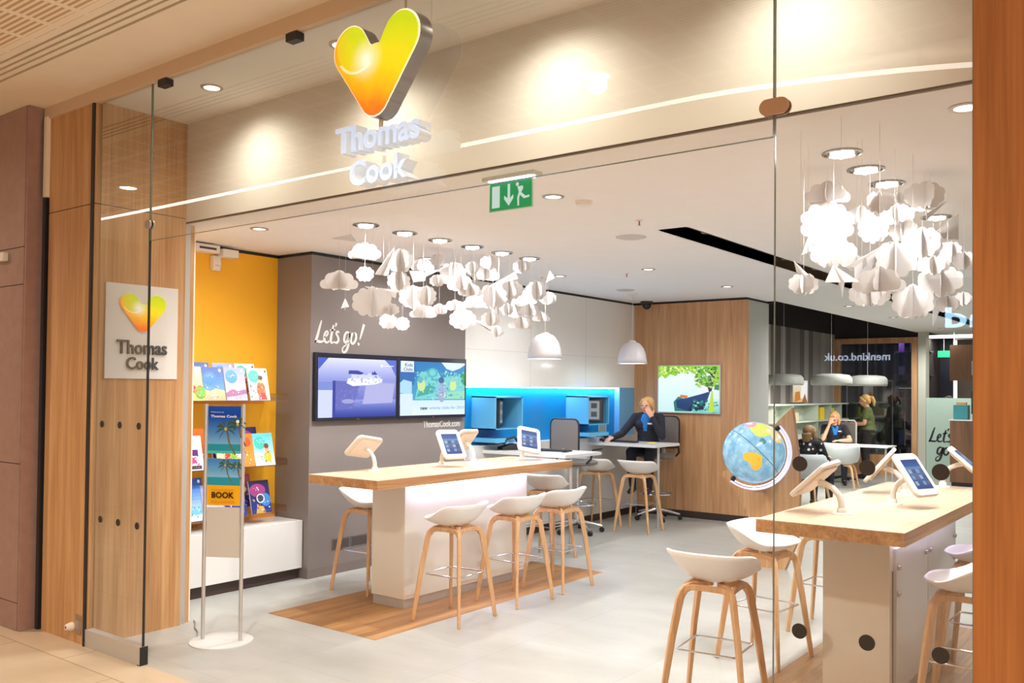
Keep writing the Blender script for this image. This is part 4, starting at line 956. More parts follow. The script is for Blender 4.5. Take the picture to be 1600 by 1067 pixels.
def niche(y0, y1, label, mrot, front):
    t = thing('monitor_niche', label, 'wall niche', (-6.33, (y0 + y1) / 2, 1.25), 0, None); b = (y1 - y0) / 2
    MB().box(0, .33, -b, -b + .02, 0, .36).build('side_panel', M_LBLUE, t); MB().box(0, .33, b - .02, b, 0, .36).build('side_panel', M_LBLUE, t)
    MB().box(0, .33, -b, b, .345, .36).build('top_panel', M_LBLUE, t); MB().box(0, .33, -b, b, 0, .012).build('bottom_panel', M_LBLUE, t)
    m = thing('monitor', 'black computer monitor on an arm inside the %s blue wall niche' % front, 'monitor', (-6.13, (y0 + y1) / 2 - .01, 1.25), mrot, None)
    MB().box(-.17, .17, -.02, .015, .03, .33).build('bezel', M_BLACK, m, bevel=.004)
    pic(FX((-.155, -.0205, .045)), .31, .27, [('rect', (50, 56, 66), 0, 0, 1, 1), ('rect', (176, 186, 190), .1, .08, .9, .94), ('rect', (70, 80, 90), .2, .6, .42, .84), ('rect', (70, 80, 90), .56, .6, .8, .84), ('rect', (90, 100, 110), .2, .2, .42, .44), ('rect', (80, 90, 100), .56, .2, .8, .44)], 'display', m, glow=.6)
    MB().tube([(0, .02, .18), (.02, .07, .16), (.03, .10, .12)], .022, 10).build('arm', M_BLACK, m)
    s = thing('blue_shelf', 'pale blue slab shelf below the %s monitor niche' % front, 'shelf', (-6.33, (y0 + y1) / 2, 1.11)); MB().box(0, .34, -b, b - .02, 0, .045).build('slab', M_LBLUE, s, bevel=.002)
niche(7.57, 8.07, 'pale blue open box on the blue wall with a monitor seen edge-on', D(122), 'left')
niche(9.42, 9.92, 'pale blue open box on the blue wall with a monitor facing out', D(30), 'right')
t = thing('notice_sheet', 'small pale green notice sheet on the blue wall beside the seated person', 'notice', (-6.325, 10.28, 1.10))
MB().box(0, .004, -.10, .10, 0, .20).build('sheet', mat('notice_paper', rgb(170, 196, 180), .7), t); MB().box(.004, .006, -.08, .08, .03, .17).build('print', mat('notice_print', rgb(140, 150, 140), .7), t)
def desk_set(x, y, q, rz=0):
    k = thing('keyboard', 'flat black keyboard on the %s white desk' % q, 'keyboard', (x, y, 1.026), rz)
    MB().box(-.21, .21, -.065, .065, 0, .016).build('tray', M_BLACK, k, bevel=.004)
    kk = MB()
    for i in range(14):
        for j in range(4): kk.cbox((-.19 + .029 * i, -.042 + .028 * j, .018), (.022, .021, .006))
    kk.build('keys', mat('key_black', (.03, .03, .034), .5), k)
desk_set(-5.55, 8.0, 'nearer', D(10)); desk_set(-5.85, 10.0, 'far', D(-4))
for x, y, q in ((-5.35, 7.95, 'nearer'), (-6.07, 9.93, 'far')):
    m = thing('computer_mouse', 'small black mouse on the %s white desk' % q, 'mouse', (x, y, 1.026))
    MB().ball((0, 0, .012), (.03, .05, .02), n=14).build('mouse_body', M_BLACK, m)
t = thing('desk_telephone', 'black desk telephone with raised handset at the wall end of the far white desk', 'telephone', (-6.14, 10.12, 1.026), D(20))
MB().prism([(0, 0), (.18, 0), (.18, .03), (.02, .07)], frame((0, .08, 0), (0, -1, 0), (0, 0, 1)), .16).build('phone_body', M_BLACK, t, bevel=.004)
MB().tube([(-.02, -.09, .06), (-.02, -.05, .085), (-.02, .04, .10), (-.02, .08, .09)], [.022, .013, .013, .022], 10).build('handset', M_BLACK, t)
t = thing('desk_telephone', 'dark desk telephone on the nearer white desk beside the lit tablet', 'telephone', (-5.95, 7.80, 1.026), D(-30))
MB().prism([(0, 0), (.18, 0), (.18, .03), (.02, .07)], frame((0, .08, 0), (0, -1, 0), (0, 0, 1)), .16).build('phone_body', M_BLACK, t, bevel=.004)
MB().tube([(-.02, -.09, .07), (-.02, -.05, .12), (-.02, .04, .14), (-.02, .08, .10)], [.022, .013, .013, .022], 10).build('handset', M_BLACK, t)
t = thing('paper_note', 'yellow sticky pad and white sheet on the right end of the far white desk', 'paper', (-5.47, 10.1, 1.026))
MB().box(-.05, .03, -.04, .04, 0, .008).build('sticky_pad', mat('sticky_yellow', rgb(246, 214, 60), .8), t); MB().box(.06, .2, -.08, .1, 0, .003).build('sheet', M_WHITE, t)

# grey mesh office chairs on tall columns
def office_chair(label, loc, rz):
    t = thing('office_chair', label, 'office chair', loc, rz, 'grey mesh draughtsman chairs')
    b = MB(); pts = []
    w2, z0, z1, r = .22, .93, 1.345, .07
    for cx, cz, a0 in ((w2 - r, z1 - r, 0), (-w2 + r, z1 - r, 90), (-w2 + r, z0 + r, 180), (w2 - r, z0 + r, 270)):
        for i in range(6):
            a = RD(a0 + 18 * i); pts.append((cx + r * cos(a), cz + r * sin(a)))
    b.prism([(x * .96, (z - 1.185) * .96 + 1.185) for x, z in pts], FX((0, .245, 0)), .022).build('backrest', M_GREYF, t, bevel=.006)
    MB().tube([(x, .235, z) for x, z in pts], .011, 8, closed=True).build('back_frame', M_BLACK, t)
    MB().tube([(0, .25, 1.0), (0, .26, .86), (0, .18, .78), (0, 0, .77)], .02, 10).build('back_stem', M_ALU, t)
    MB().lathe([(.0001, .80), (.20, .80), (.235, .815), (.24, .84), (.20, .862), (.0001, .868)], 28).build('seat', M_GREYF, t)
    MB().tube([(0, 0, .14), (0, 0, .5)], .028, 14).tube([(0, 0, .5), (0, 0, .79)], .018, 12).build('gas_column', M_CHROME, t)
    MB().tube([(.22 * cos(2 * pi * i / 28), .22 * sin(2 * pi * i / 28), .34) for i in range(28)], .010, 8, closed=True).build('foot_ring', M_CHROME, t)
    for k in range(2): MB().tube([(.22 * cos(k * pi), .22 * sin(k * pi), .34), (-.0 , 0, .36)], .007, 8).build('ring_spoke', M_CHROME, t)
    for k in range(5):
        a = 2 * pi * k / 5 + .3; c, s_ = cos(a), sin(a)
        MB().tube([(0.02 * c, .02 * s_, .135), (.16 * c, .16 * s_, .11), (.30 * c, .30 * s_, .075)], [.024, .019, .013], 8).build('base_arm', M_CHROME, t)
        MB().lathe([(.0001, -.02), (.028, -.02), (.030, 0), (.028, .02), (.0001, .02)], 16, M=Matrix.Translation((.30 * c, .30 * s_, .030)) @ Matrix.Rotation(a, 4, 'Z') @ Matrix.Rotation(pi / 2, 4, 'X')).build('caster', M_BLACK, t)
    for sx in (-1, 1):
        MB().tube([(sx * .22, .10, .83), (sx * .27, .08, .88), (sx * .27, .04, .99), (sx * .27, -.12, 1.0)], .013, 8).build('armrest', M_BLACK, t)
    return t
office_chair('grey mesh office chair, empty, behind the nearer white desk', (-5.86, 8.98, 0), D(172))
office_chair('grey office chair in which the person at the far white desk sits', (-5.66, 10.58, 0), D(8))

# bell pendants
def bell(x, y, label):
    t = thing('pendant_lamp', label, 'pendant lamp', (x, y, 2.02), 0, 'white bell pendants')
    pr = [(.182, 0), (.178, .05), (.165, .12), (.138, .19), (.095, .245), (.045, .268), (.0001, .27)]
    MB().lathe(pr, 40).build('lamp_shade', mat('shade_white', rgb(222, 216, 220), .35), t, solid=.006, angle=70)
    MB().lathe([(.045, .27), (.045, .285), (.0001, .287)], 20).build('cap', M_PLASTIC, t)
    MB().tube([(0, 0, .285), (0, 0, ZC - 2.02)], .0025, 6).build('cord', M_PLASTIC, t)
    MB().lathe([(.0001, ZC - 2.02 - .025), (.055, ZC - 2.02 - .025), (.06, ZC - 2.02 - .001)], 20).build('ceiling_rose', M_PLASTIC, t)
    MB().ball((0, 0, .11), .045, n=14).build('bulb', emis('pendant_bulb', (1, .88, .7), 10), t)
    lamp('bulb_light', 'POINT', (0, 0, .03), 6, SHOP, parent=t, shadow_soft_size=.05)
bell(-5.60, 7.92, 'white bell-shaped pendant lamp over the nearer white desk'); bell(-5.60, 9.80, 'white bell-shaped pendant lamp over the far white desk')

# lit boat picture
t = thing('lit_picture', 'backlit photograph of a long-tail boat under green leaves on the oak wall', 'picture', (-5.41, 11.0, 1.385))
MB().box(-.46, .46, -.035, 0, 0, .65).build('frame', M_ALU, t, bevel=.002)
boat = [('grad', (206, 238, 236), (240, 250, 246), 0, 0, 1, 1, 10), ('grad', (120, 206, 200), (226, 244, 240), .6, 0, 1, .35, 8),
        ('poly', (150, 206, 60), [(0, 1), (0, .72), (.06, .80), (.12, .72), (.2, .82), (.3, .78), (.36, .88), (.5, .90), (.6, .84), (.66, .74), (.72, .62), (.8, .50), (.9, .56), (1, .52), (1, 1)]),
        ('poly', (206, 230, 110), [(.02, .96), (.1, .80), (.2, .92)]), ('poly', (90, 166, 50), [(.66, .9), (.8, .62), (.86, .66), (.8, 1)]), ('poly', (96, 160, 50), [(.08, .98), (.3, .84), (.5, .96)]),
        ('poly', (40, 120, 110), [(.28, .02), (.26, .22), (.34, .34), (.5, .26), (.56, .02)]),
        ('poly', (24, 58, 110), [(.32, .10), (.30, .26), (.5, .32), (.72, .40), (.86, .46), (.80, .22), (.74, .04), (.5, .03)]), ('poly', (14, 34, 60), [(.5, .03), (.74, .04), (.8, .22), (.6, .26)]),
        ('poly', (60, 40, 40), [(.80, .44), (.88, .46), (.96, .98), (.87, .98)]), ('poly', (210, 120, 60), [(.36, .32), (.48, .30), (.50, .36), (.38, .38)]), ('poly', (236, 236, 246), [(.70, .46), (.84, .44), (.82, .54), (.72, .58)]),
        ('poly', (190, 220, 50), [(.83, .02), (.88, .46), (.90, .46), (.93, .02)]), ('poly', (60, 130, 90), [(.92, .50), (1, .48), (1, .60), (.94, .60)])]
boat[11:11] = [('spk', [(150, 206, 60), (190, 226, 90), (96, 166, 50), (226, 240, 150), (120, 190, 60)], .02, .84, .62, .98, 120, .022, 1), ('spk', [(80, 150, 50), (130, 190, 70), (60, 120, 44), (180, 214, 90), (226, 236, 220)], .62, .54, .98, .98, 130, .024, 2),
    ('spk', [(60, 150, 150), (120, 200, 190), (30, 110, 110)], .58, .02, .98, .26, 40, .025, 4)]

pic(FX((-.445, -.0355, .015)), .89, .62, boat, 'print', t, glow=1.05)

# ================================================================== GLOBE AND ITS OAK CRADLE
gy = 8.42
t = thing('globe_stand', 'tall oak cradle with a curved hollow top and narrow foot that carries the globe', 'stand', (-3.26, gy, 0))
cxg, czg, rg = -.185, 1.11, .285
out = [(-.129, 0), (-.168, .24), (-.246, .524), (-.364, .711), (-.543, .884)]
for i in range(15):
    a = RD(218 + (412 - 218) * i / 14); out.append((cxg + .315 * cos(a), czg + .315 * sin(a)))
out += [(.198, 1.544), (.255, 1.10), (.273, .72), (.25, .275), (.131, 0)]
MB().prism(out, FX((0, .03, 0)), .06, M_OAKR, mat('stand_edge', rgb(168, 128, 96), .5)).build('cradle_panel', None, t, angle=25)
t = thing('globe', 'large glowing blue globe with a yellow continent in a white lit meridian ring', 'globe', (-3.297, 8.05, 1.124))
def globe_mat():
    m, nt, b = newmat('globe_map'); L = nt.links; tc = nt.nodes.new('ShaderNodeTexCoord')
    n = nt.nodes.new('ShaderNodeTexNoise'); n.inputs['Scale'].default_value = 14; n.inputs['Detail'].default_value = 6; L.new(tc.outputs['Object'], n.inputs['Vector'])
    r = nt.nodes.new('ShaderNodeValToRGB'); r.color_ramp.elements[0].position = .35; r.color_ramp.elements[0].color = (*rgb(112, 168, 204), 1); r.color_ramp.elements[1].position = .65; r.color_ramp.elements[1].color = (*rgb(160, 204, 228), 1)
    L.new(n.outputs[0], r.inputs[0]); col = r.outputs[0]
    def blob(c, rad, color, stretch=(1, 1, 1), wob=.09):
        nonlocal col
        n2 = nt.nodes.new('ShaderNodeTexNoise'); n2.inputs['Scale'].default_value = 9; n2.inputs['Detail'].default_value = 4; L.new(tc.outputs['Object'], n2.inputs['Vector'])
        s = nt.nodes.new('ShaderNodeVectorMath'); s.operation = 'SUBTRACT'; L.new(tc.outputs['Object'], s.inputs[0]); s.inputs[1].default_value = c
        mu = nt.nodes.new('ShaderNodeVectorMath'); mu.operation = 'MULTIPLY'; L.new(s.outputs[0], mu.inputs[0]); mu.inputs[1].default_value = stretch
        le = nt.nodes.new('ShaderNodeVectorMath'); le.operation = 'LENGTH'; L.new(mu.outputs[0], le.inputs[0])
        a = nt.nodes.new('ShaderNodeMath'); a.operation = 'MULTIPLY_ADD'; L.new(n2.outputs[0], a.inputs[0]); a.inputs[1].default_value = wob * 2; a.inputs[2].default_value = -wob
        ad = nt.nodes.new('ShaderNodeMath'); ad.operation = 'ADD'; L.new(le.outputs['Value'], ad.inputs[0]); L.new(a.outputs[0], ad.inputs[1])
        lt = nt.nodes.new('ShaderNodeMath'); lt.operation = 'LESS_THAN'; L.new(ad.outputs[0], lt.inputs[0]); lt.inputs[1].default_value = rad
        mx = nt.nodes.new('ShaderNodeMixRGB'); L.new(lt.outputs[0], mx.inputs[0]); L.new(col, mx.inputs[1]); mx.inputs[2].default_value = (*rgb(color), 1); col = mx.outputs[0]
    # continents: positions on the sphere facing the entrance
    def P(px, pz):
        # px right, pz up on the disc seen from the entrance
        u = Vector((.795, .607, 0)); v = Vector((0, 0, 1)); n_ = Vector((.607, -.795, 0)); k = math.sqrt(max(0, 1 - px * px - pz * pz)); return tuple((u * px + v * pz + n_ * k) * rg)
    blob(P(-.17, -.28), .058, (240, 186, 60), (1.15, 1.15, .62), .04); blob(P(-.30, -.08), .062, (240, 186, 60), (.8, .8, 1.25), .04); blob(P(-.20, -.12), .045, (240, 186, 60), (1, 1, 1), .03)
    blob(P(.15, .82), .10, (206, 214, 110), (.8, .8, 1), .05); blob(P(.55, .62), .09, (232, 206, 150), (1, 1, 1), .05); blob(P(-.2, .93), .06, (230, 150, 170), (1, 1, 1), .04)
    blob(P(.05, .42), .03, (70, 130, 140), (1, 1, 1), .04)
    L.new(col, b.inputs['Base Color']); L.new(col, b.inputs['Emission Color']); b.inputs['Emission Strength'].default_value = .28; b.inputs['Roughness'].default_value = .2
    return m
MB().ball((0, 0, 0), rg, n=56).build('sphere', globe_mat(), t)
nv = Vector((.607, -.795, 0)); rt = Vector((.795, .607, 0)); up = Vector((0, 0, 1))
ax = (rt * .48 + up * .66 + nv * .1).normalized()     # polar axis end near the upper right
arc = [(rt * cos(RD(a)) + up * sin(RD(a))) for a in range(-128, 47, 6)]
MB().tube([p * .342 for p in arc], None, flat=(.05, .014), up=tuple(arc[0])).build('meridian_ring', mat('ring_white', rgb(206, 200, 240), .3, emit=(.75, .72, 1), es=.75), t)
MB().tube([p * .318 for p in arc], .0065, 8).build('inner_ring', mat('ring_glow', rgb(240, 240, 255), .3, emit=(.8, .85, 1), es=1.2), t)
MB().ball(tuple(arc[-1] * .315), .026, n=12).build('pivot', M_BLACK, t); MB().ball(tuple(arc[0] * .312), .026, n=12).build('pivot', M_BLACK, t)
MB().tube([(0, 0, -.335), (.0, .04, -.36), (-.03, .36, -.40)], .014, 10).build('mount_pin', M_CHROME, t)
P0, P1 = -rt * .70 + up * .71, rt * .62 - up * .60
eq = []
for i in range(15):
    p = P0.lerp(P1, i / 14) + nv * (sin(pi * i / 14) * .95); eq.append(p.normalized() * (rg + .001))
MB().tube(eq, .0028, 6).build('map_line', mat('map_line', rgb(60, 60, 70), .5), t)

# ================================================================== PAPER CLOUD MOBILES
CL = [('F',-5.06,4.76,2.744,0.242,0.117),('F',-4.87,4.34,2.464,0.247,0.123),('R',-4.98,4.69,2.546,0.13,0.094),('R',-4.84,4.92,2.663,0.176,0.161),('R',-4.83,4.9,2.508,0.16,0.124),('F',-5.16,5.51,2.732,0.177,0.096),('R',-5.19,5.74,2.795,0.115,0.091),('S',-4.7,4.5,2.308,0.261,0.179),('R',-5.04,5.0,2.216,0.128,0.105),('R',-5.06,5.18,2.206,0.107,0.092),('R',-4.6,4.59,2.256,0.11,0.069),('R',-4.92,5.15,2.411,0.197,0.151),('R',-4.7,5.07,2.4,0.132,0.132),('F',-4.91,5.26,2.313,0.214,0.1),('F',-4.82,5.35,2.331,0.107,0.077),('R',-5.11,5.84,2.68,0.215,0.166),('F',-4.82,5.61,2.572,0.189,0.126),('R',-4.68,5.17,2.526,0.119,0.074),('F',-4.89,5.62,2.387,0.175,0.079),('F',-4.75,5.65,2.509,0.189,0.095),('S',-4.8,5.95,2.769,0.131,0.098),('F',-5.16,6.35,2.756,0.227,0.131),('R',-4.75,5.67,2.685,0.095,0.095),('R',-4.84,6.06,2.486,0.232,0.182),('F',-5.02,6.03,2.459,0.184,0.101),('R',-5.18,6.06,2.303,0.221,0.145),('R',-4.68,5.83,2.273,0.144,0.096),('F',-4.92,6.24,2.378,0.136,0.076),('R',-4.77,6.02,2.186,0.131,0.082),('F',-4.67,6.24,2.275,0.2,0.1),('R',-4.77,6.2,2.553,0.218,0.142),('R',-4.65,6.02,2.366,0.098,0.089),('R',-4.81,6.43,2.788,0.138,0.103),('R',-4.72,6.53,2.575,0.164,0.155),('R',-4.93,7.01,2.56,0.147,0.101),('F',-4.64,6.32,2.388,0.184,0.101),('F',-4.67,6.54,2.346,0.146,0.077),('R',-5.14,6.93,2.559,0.221,0.129)]
CR = [('F',-1.6,4.91,2.788,0.23,0.105),('S',-1.59,4.88,2.604,0.26,0.202),('R',-1.14,4.22,2.557,0.13,0.078),('S',-1.19,5.27,2.779,0.195,0.121),('R',-1.34,5.34,2.795,0.065,0.054),('F',-1.54,5.31,2.718,0.155,0.099),('S',-1.42,5.13,2.591,0.148,0.127),('R',-1.49,4.67,2.407,0.237,0.109),('R',-1.51,6.12,2.745,0.161,0.136),('R',-1.37,5.42,2.717,0.176,0.088),('R',-1.37,6.01,2.631,0.24,0.156),('R',-1.18,4.63,2.343,0.179,0.16),('R',-1.31,6.54,2.639,0.141,0.115),('R',-1.16,6.16,2.524,0.132,0.096),('R',-1.21,5.57,2.429,0.165,0.088),('F',-1.12,4.14,2.2,0.212,0.102),('R',-1.32,4.71,2.193,0.194,0.092),('R',-1.62,4.6,2.253,0.144,0.089),('R',-1.2,5.7,2.348,0.259,0.135),('R',-1.14,4.81,2.154,0.184,0.145),('R',-1.18,5.8,2.223,0.137,0.08),('R',-1.38,7.3,2.392,0.114,0.085),('R',-1.29,4.39,2.311,0.101,0.055),('R',-1.59,6.85,2.627,0.096,0.11)]
PL = [[(-4.767,4.167,2.724),(-4.667,4.316,2.712),(-4.747,4.334,2.779)],[(-4.871,4.897,2.776),(-4.771,4.59,2.52),(-4.851,4.794,2.536)],[(-4.986,4.694,2.455),(-4.886,5.023,2.443),(-4.966,4.906,2.41)],[(-5.075,5.316,2.556),(-4.975,5.529,2.669),(-5.055,5.249,2.636)],[(-4.758,5.9,2.557),(-4.658,6.178,2.644),(-4.738,6.241,2.717)],[(-4.704,6.718,2.781),(-4.604,6.66,2.698),(-4.684,6.63,2.657)],[(-5.065,6.631,2.529),(-4.965,6.598,2.344),(-5.045,6.549,2.362)],[(-4.78,5.71,2.269),(-4.68,5.828,2.188),(-4.76,5.94,2.24)],[(-4.936,4.458,2.342),(-4.836,4.406,2.273),(-4.916,4.401,2.263)]]
PR = [[(-1.56,4.503,2.485),(-1.46,4.29,2.376),(-1.54,4.343,2.364)],[(-1.502,4.131,2.308),(-1.402,4.031,2.21),(-1.482,4.114,2.252)],[(-1.312,5.063,2.509),(-1.212,3.974,2.243),(-1.292,4.49,2.294)],[(-1.271,3.976,2.254),(-1.171,4.026,2.177),(-1.251,3.806,2.158)],[(-1.602,8.157,2.684),(-1.502,6.693,2.358),(-1.582,7.491,2.463)],[(-1.32,5.941,2.647),(-1.224,6.337,2.86),(-1.301,6.723,2.793)],[(-1.207,5.915,2.86),(-1.131,5.09,2.648),(-1.192,5.272,2.706)]]
M_THREAD = mat('thread', rgb(226, 222, 218), .8)
def cloud_profile(w, h, flat, seed):
    rn = random.Random(seed); cs = []
    a, b = w / 2, h / 2
    if flat:
        cs = [(0, h * .62, h * .36), (a * .42, h * .50, h * .33), (a * .76, h * .24, h * .24), (a * .3, h * .25, h * .3), (a * .66, h * .16, h * .2), (0, h * .3, h * .3)]
        c = (0, h * .22); half = [q for q in cs]
    else:
        for an in (-90, -55, -20, 20, 55, 90):
            c_, s_ = cos(RD(an)), sin(RD(an)); cs.append((a * .78 * c_, h * .5 + b * .76 * s_, (.155 * a + .14 * b) * rn.uniform(.92, 1.1)))
        cs += [(0, h * .5, b * .66), (a * .3, h * .5, b * .62), (a * .45, h * .5, b * .5)]; c = (0, h * .5)
    out = []
    for i in range(61):
        an = -pi / 2 + pi * i / 60; dx, dz = cos(an), sin(an); best = 0
        for x, z, r in cs:
            for sx in (1, -1):
                ox, oz = c[0] - x * sx, c[1] - z; bq = ox * dx + oz * dz; q = bq * bq - (ox * ox + oz * oz - r * r)
                if q > 0: best = max(best, -bq + math.sqrt(q))
        x, z = c[0] + best * dx, c[1] + best * dz
        if flat and z < 0: t_ = (c[1]) / (c[1] - z); x, z = c[0] + best * dx * t_, 0
        out.append((max(0, x), z))
    out[0] = (0, out[0][1]); out[-1] = (0, out[-1][1]); return out
def paper_cloud(x, y, z, w, h, kind, label, group, seed):
    rn = random.Random(seed)
    t = thing('paper_cloud', label, 'paper cloud', (x, y, z - h / 2), 0, group)
    pr = cloud_profile(w, h, kind == 'F', seed); mb = MB(); j = rn.uniform(-16, 16)
    for k in ((37, 217, -24, 98, 156, 278) if kind != 'S' else (37, 217, -40, 114)):
        a = RD(k + j + rn.uniform(-6, 6))
        M = Matrix.Rotation(a, 4, 'Z') @ frame((0, .0006, 0), (1, 0, 0), (0, 0, 1)); mb.prism(pr, M, .0012, M_PAPER)
    mb.build('card_leaves', M_PAPER, t, smooth=False)
    MB().tube([(0, 0, h), (0, 0, ZC - (z - h / 2))], .0007, 4).build('thread', M_THREAD, t, smooth=False)
def paper_plane(P, label, group):
    tip, a, b = [Vector(p) for p in P]; c = (tip + a + b) / 3
    t = thing('paper_plane', label, 'paper plane', tuple(c), 0, group)
    tip, a, b = tip - c, a - c, b - c; m = (a + b) / 2; n = (a - tip).cross(b - tip).normalized(); keel = m - Vector((0, 0, 1)) * (a - b).length * .28
    if abs(n.z) < .25: keel = m + n * (a - b).length * .25
    MB().add([tip, a, m + (a - m) * .12, keel, m + (b - m) * .12, b], [(0, 1, 2), (0, 2, 3), (0, 3, 4), (0, 4, 5)]).build('folded_sheet', M_PAPER, t, smooth=False, solid=.0012)
    MB().tube([tuple(m * .5), (m.x * .5, m.y * .5, ZC - c.z)], .0007, 4).build('thread', M_THREAD, t, smooth=False)
def ordinal(n): return {1: 'first', 2: 'second', 3: 'third', 4: 'fourth', 5: 'fifth', 6: 'sixth', 7: 'seventh', 8: 'eighth', 9: 'ninth', 10: 'tenth', 11: 'eleventh', 12: 'twelfth', 13: 'thirteenth', 14: 'fourteenth'}[n]
def img(p):
    v = _R @ (Vector(p) - Vector((0, 0, 1.7))); return v.x / v.z, v.y / v.z
for LST, PLN, side, s0 in ((CL, PL, 'left', 100), (CR, PR, 'right', 300)):
    it = sorted(range(len(LST)), key=lambda i: img(LST[i][1:4])[1]); n = len(it)
    rows = 4 if side == 'left' else 3
    for r in range(rows):
        row = sorted(it[r * n // rows:(r + 1) * n // rows], key=lambda i: img(LST[i][1:4])[0])
        for k, i in enumerate(row):
            q = LST[i]; kd = {'F': 'flat-bottomed', 'R': 'round', 'S': 'shaded'}[q[0]]
            rown = (['top', 'upper middle', 'lower middle', 'bottom'] if rows == 4 else ['top', 'middle', 'bottom'])[r]
            paper_cloud(q[1], q[2], q[3], q[4] * 1.10, q[5] * 1.12, q[0], '%s white card cloud, %s from left in the %s band, %s mobile' % (kd, ordinal(k + 1), rown, side), 'card clouds of the %s mobile' % side, s0 + i)
    pp = sorted(range(len(PLN)), key=lambda i: img(PLN[i][0])[0])
    for k, i in enumerate(pp):
        paper_plane(PLN[i], 'white folded paper plane, %s from the left in the %s mobile' % (ordinal(k + 1), side), 'paper planes of the %s mobile' % side)

# ================================================================== PEOPLE
SKIN = mat('skin', rgb(226, 170, 140), .5, sub=.1)
def capsules(mb, P, Rr, n=14):
    for i in range(len(P)): mb.ball(tuple(P[i]), Rr[i], n=n)
    for i in range(len(P) - 1): mb.tube([P[i], P[i + 1]], [Rr[i], Rr[i + 1]], n)
def fuse(mb, name, m, parent, voxel=.007, smooth=3):
    o = mb.build(name, m, None)
    a = o.modifiers.new('r', 'REMESH'); a.mode = 'VOXEL'; a.voxel_size = voxel
    b = o.modifiers.new('s', 'SMOOTH'); b.iterations = smooth; b.factor = .5
    dg = bpy.context.evaluated_depsgraph_get(); me = bpy.data.meshes.new_from_object(o.evaluated_get(dg)); me.name = name
    o.modifiers.clear(); o.data = me; me.materials.clear(); me.materials.append(m); me.polygons.foreach_set('use_smooth', [True] * len(me.polygons)); o.parent = parent; return o
def hand(mb, wrist, d, palmn, curl=.5, s=1.0):
    d = Vector(d).normalized(); nrm = Vector(palmn); nrm = (nrm - d * nrm.dot(d)).normalized(); sd = d.cross(nrm); w = Vector(wrist)
    k = w + d * .085 * s
    for i, off in enumerate((-.028, -.010, .010, .028)): mb.tube([w + sd * off * .5, k + sd * off], [.016, .0135], 8)
    for i, (off, L) in enumerate(((-.030, .062), (-.010, .074), (.010, .070), (.029, .056))):
        p = k + sd * off; a = d; pts = [p]
        for j in range(3): a = (a + nrm * curl * .55).normalized(); p = p + a * L * (.45, .32, .25)[j] * s; pts.append(p)
        capsules(mb, pts, [.0105, .0095, .009, .008], 8)
    p = w + d * .025 * s - sd * .022; a = (d * .6 - sd * .8 + nrm * .3).normalized(); q = p + a * .036 * s; q2 = q + (a + d * .8).normalized() * .03 * s
    capsules(mb, [p, q, q2], [.014, .012, .010], 8)
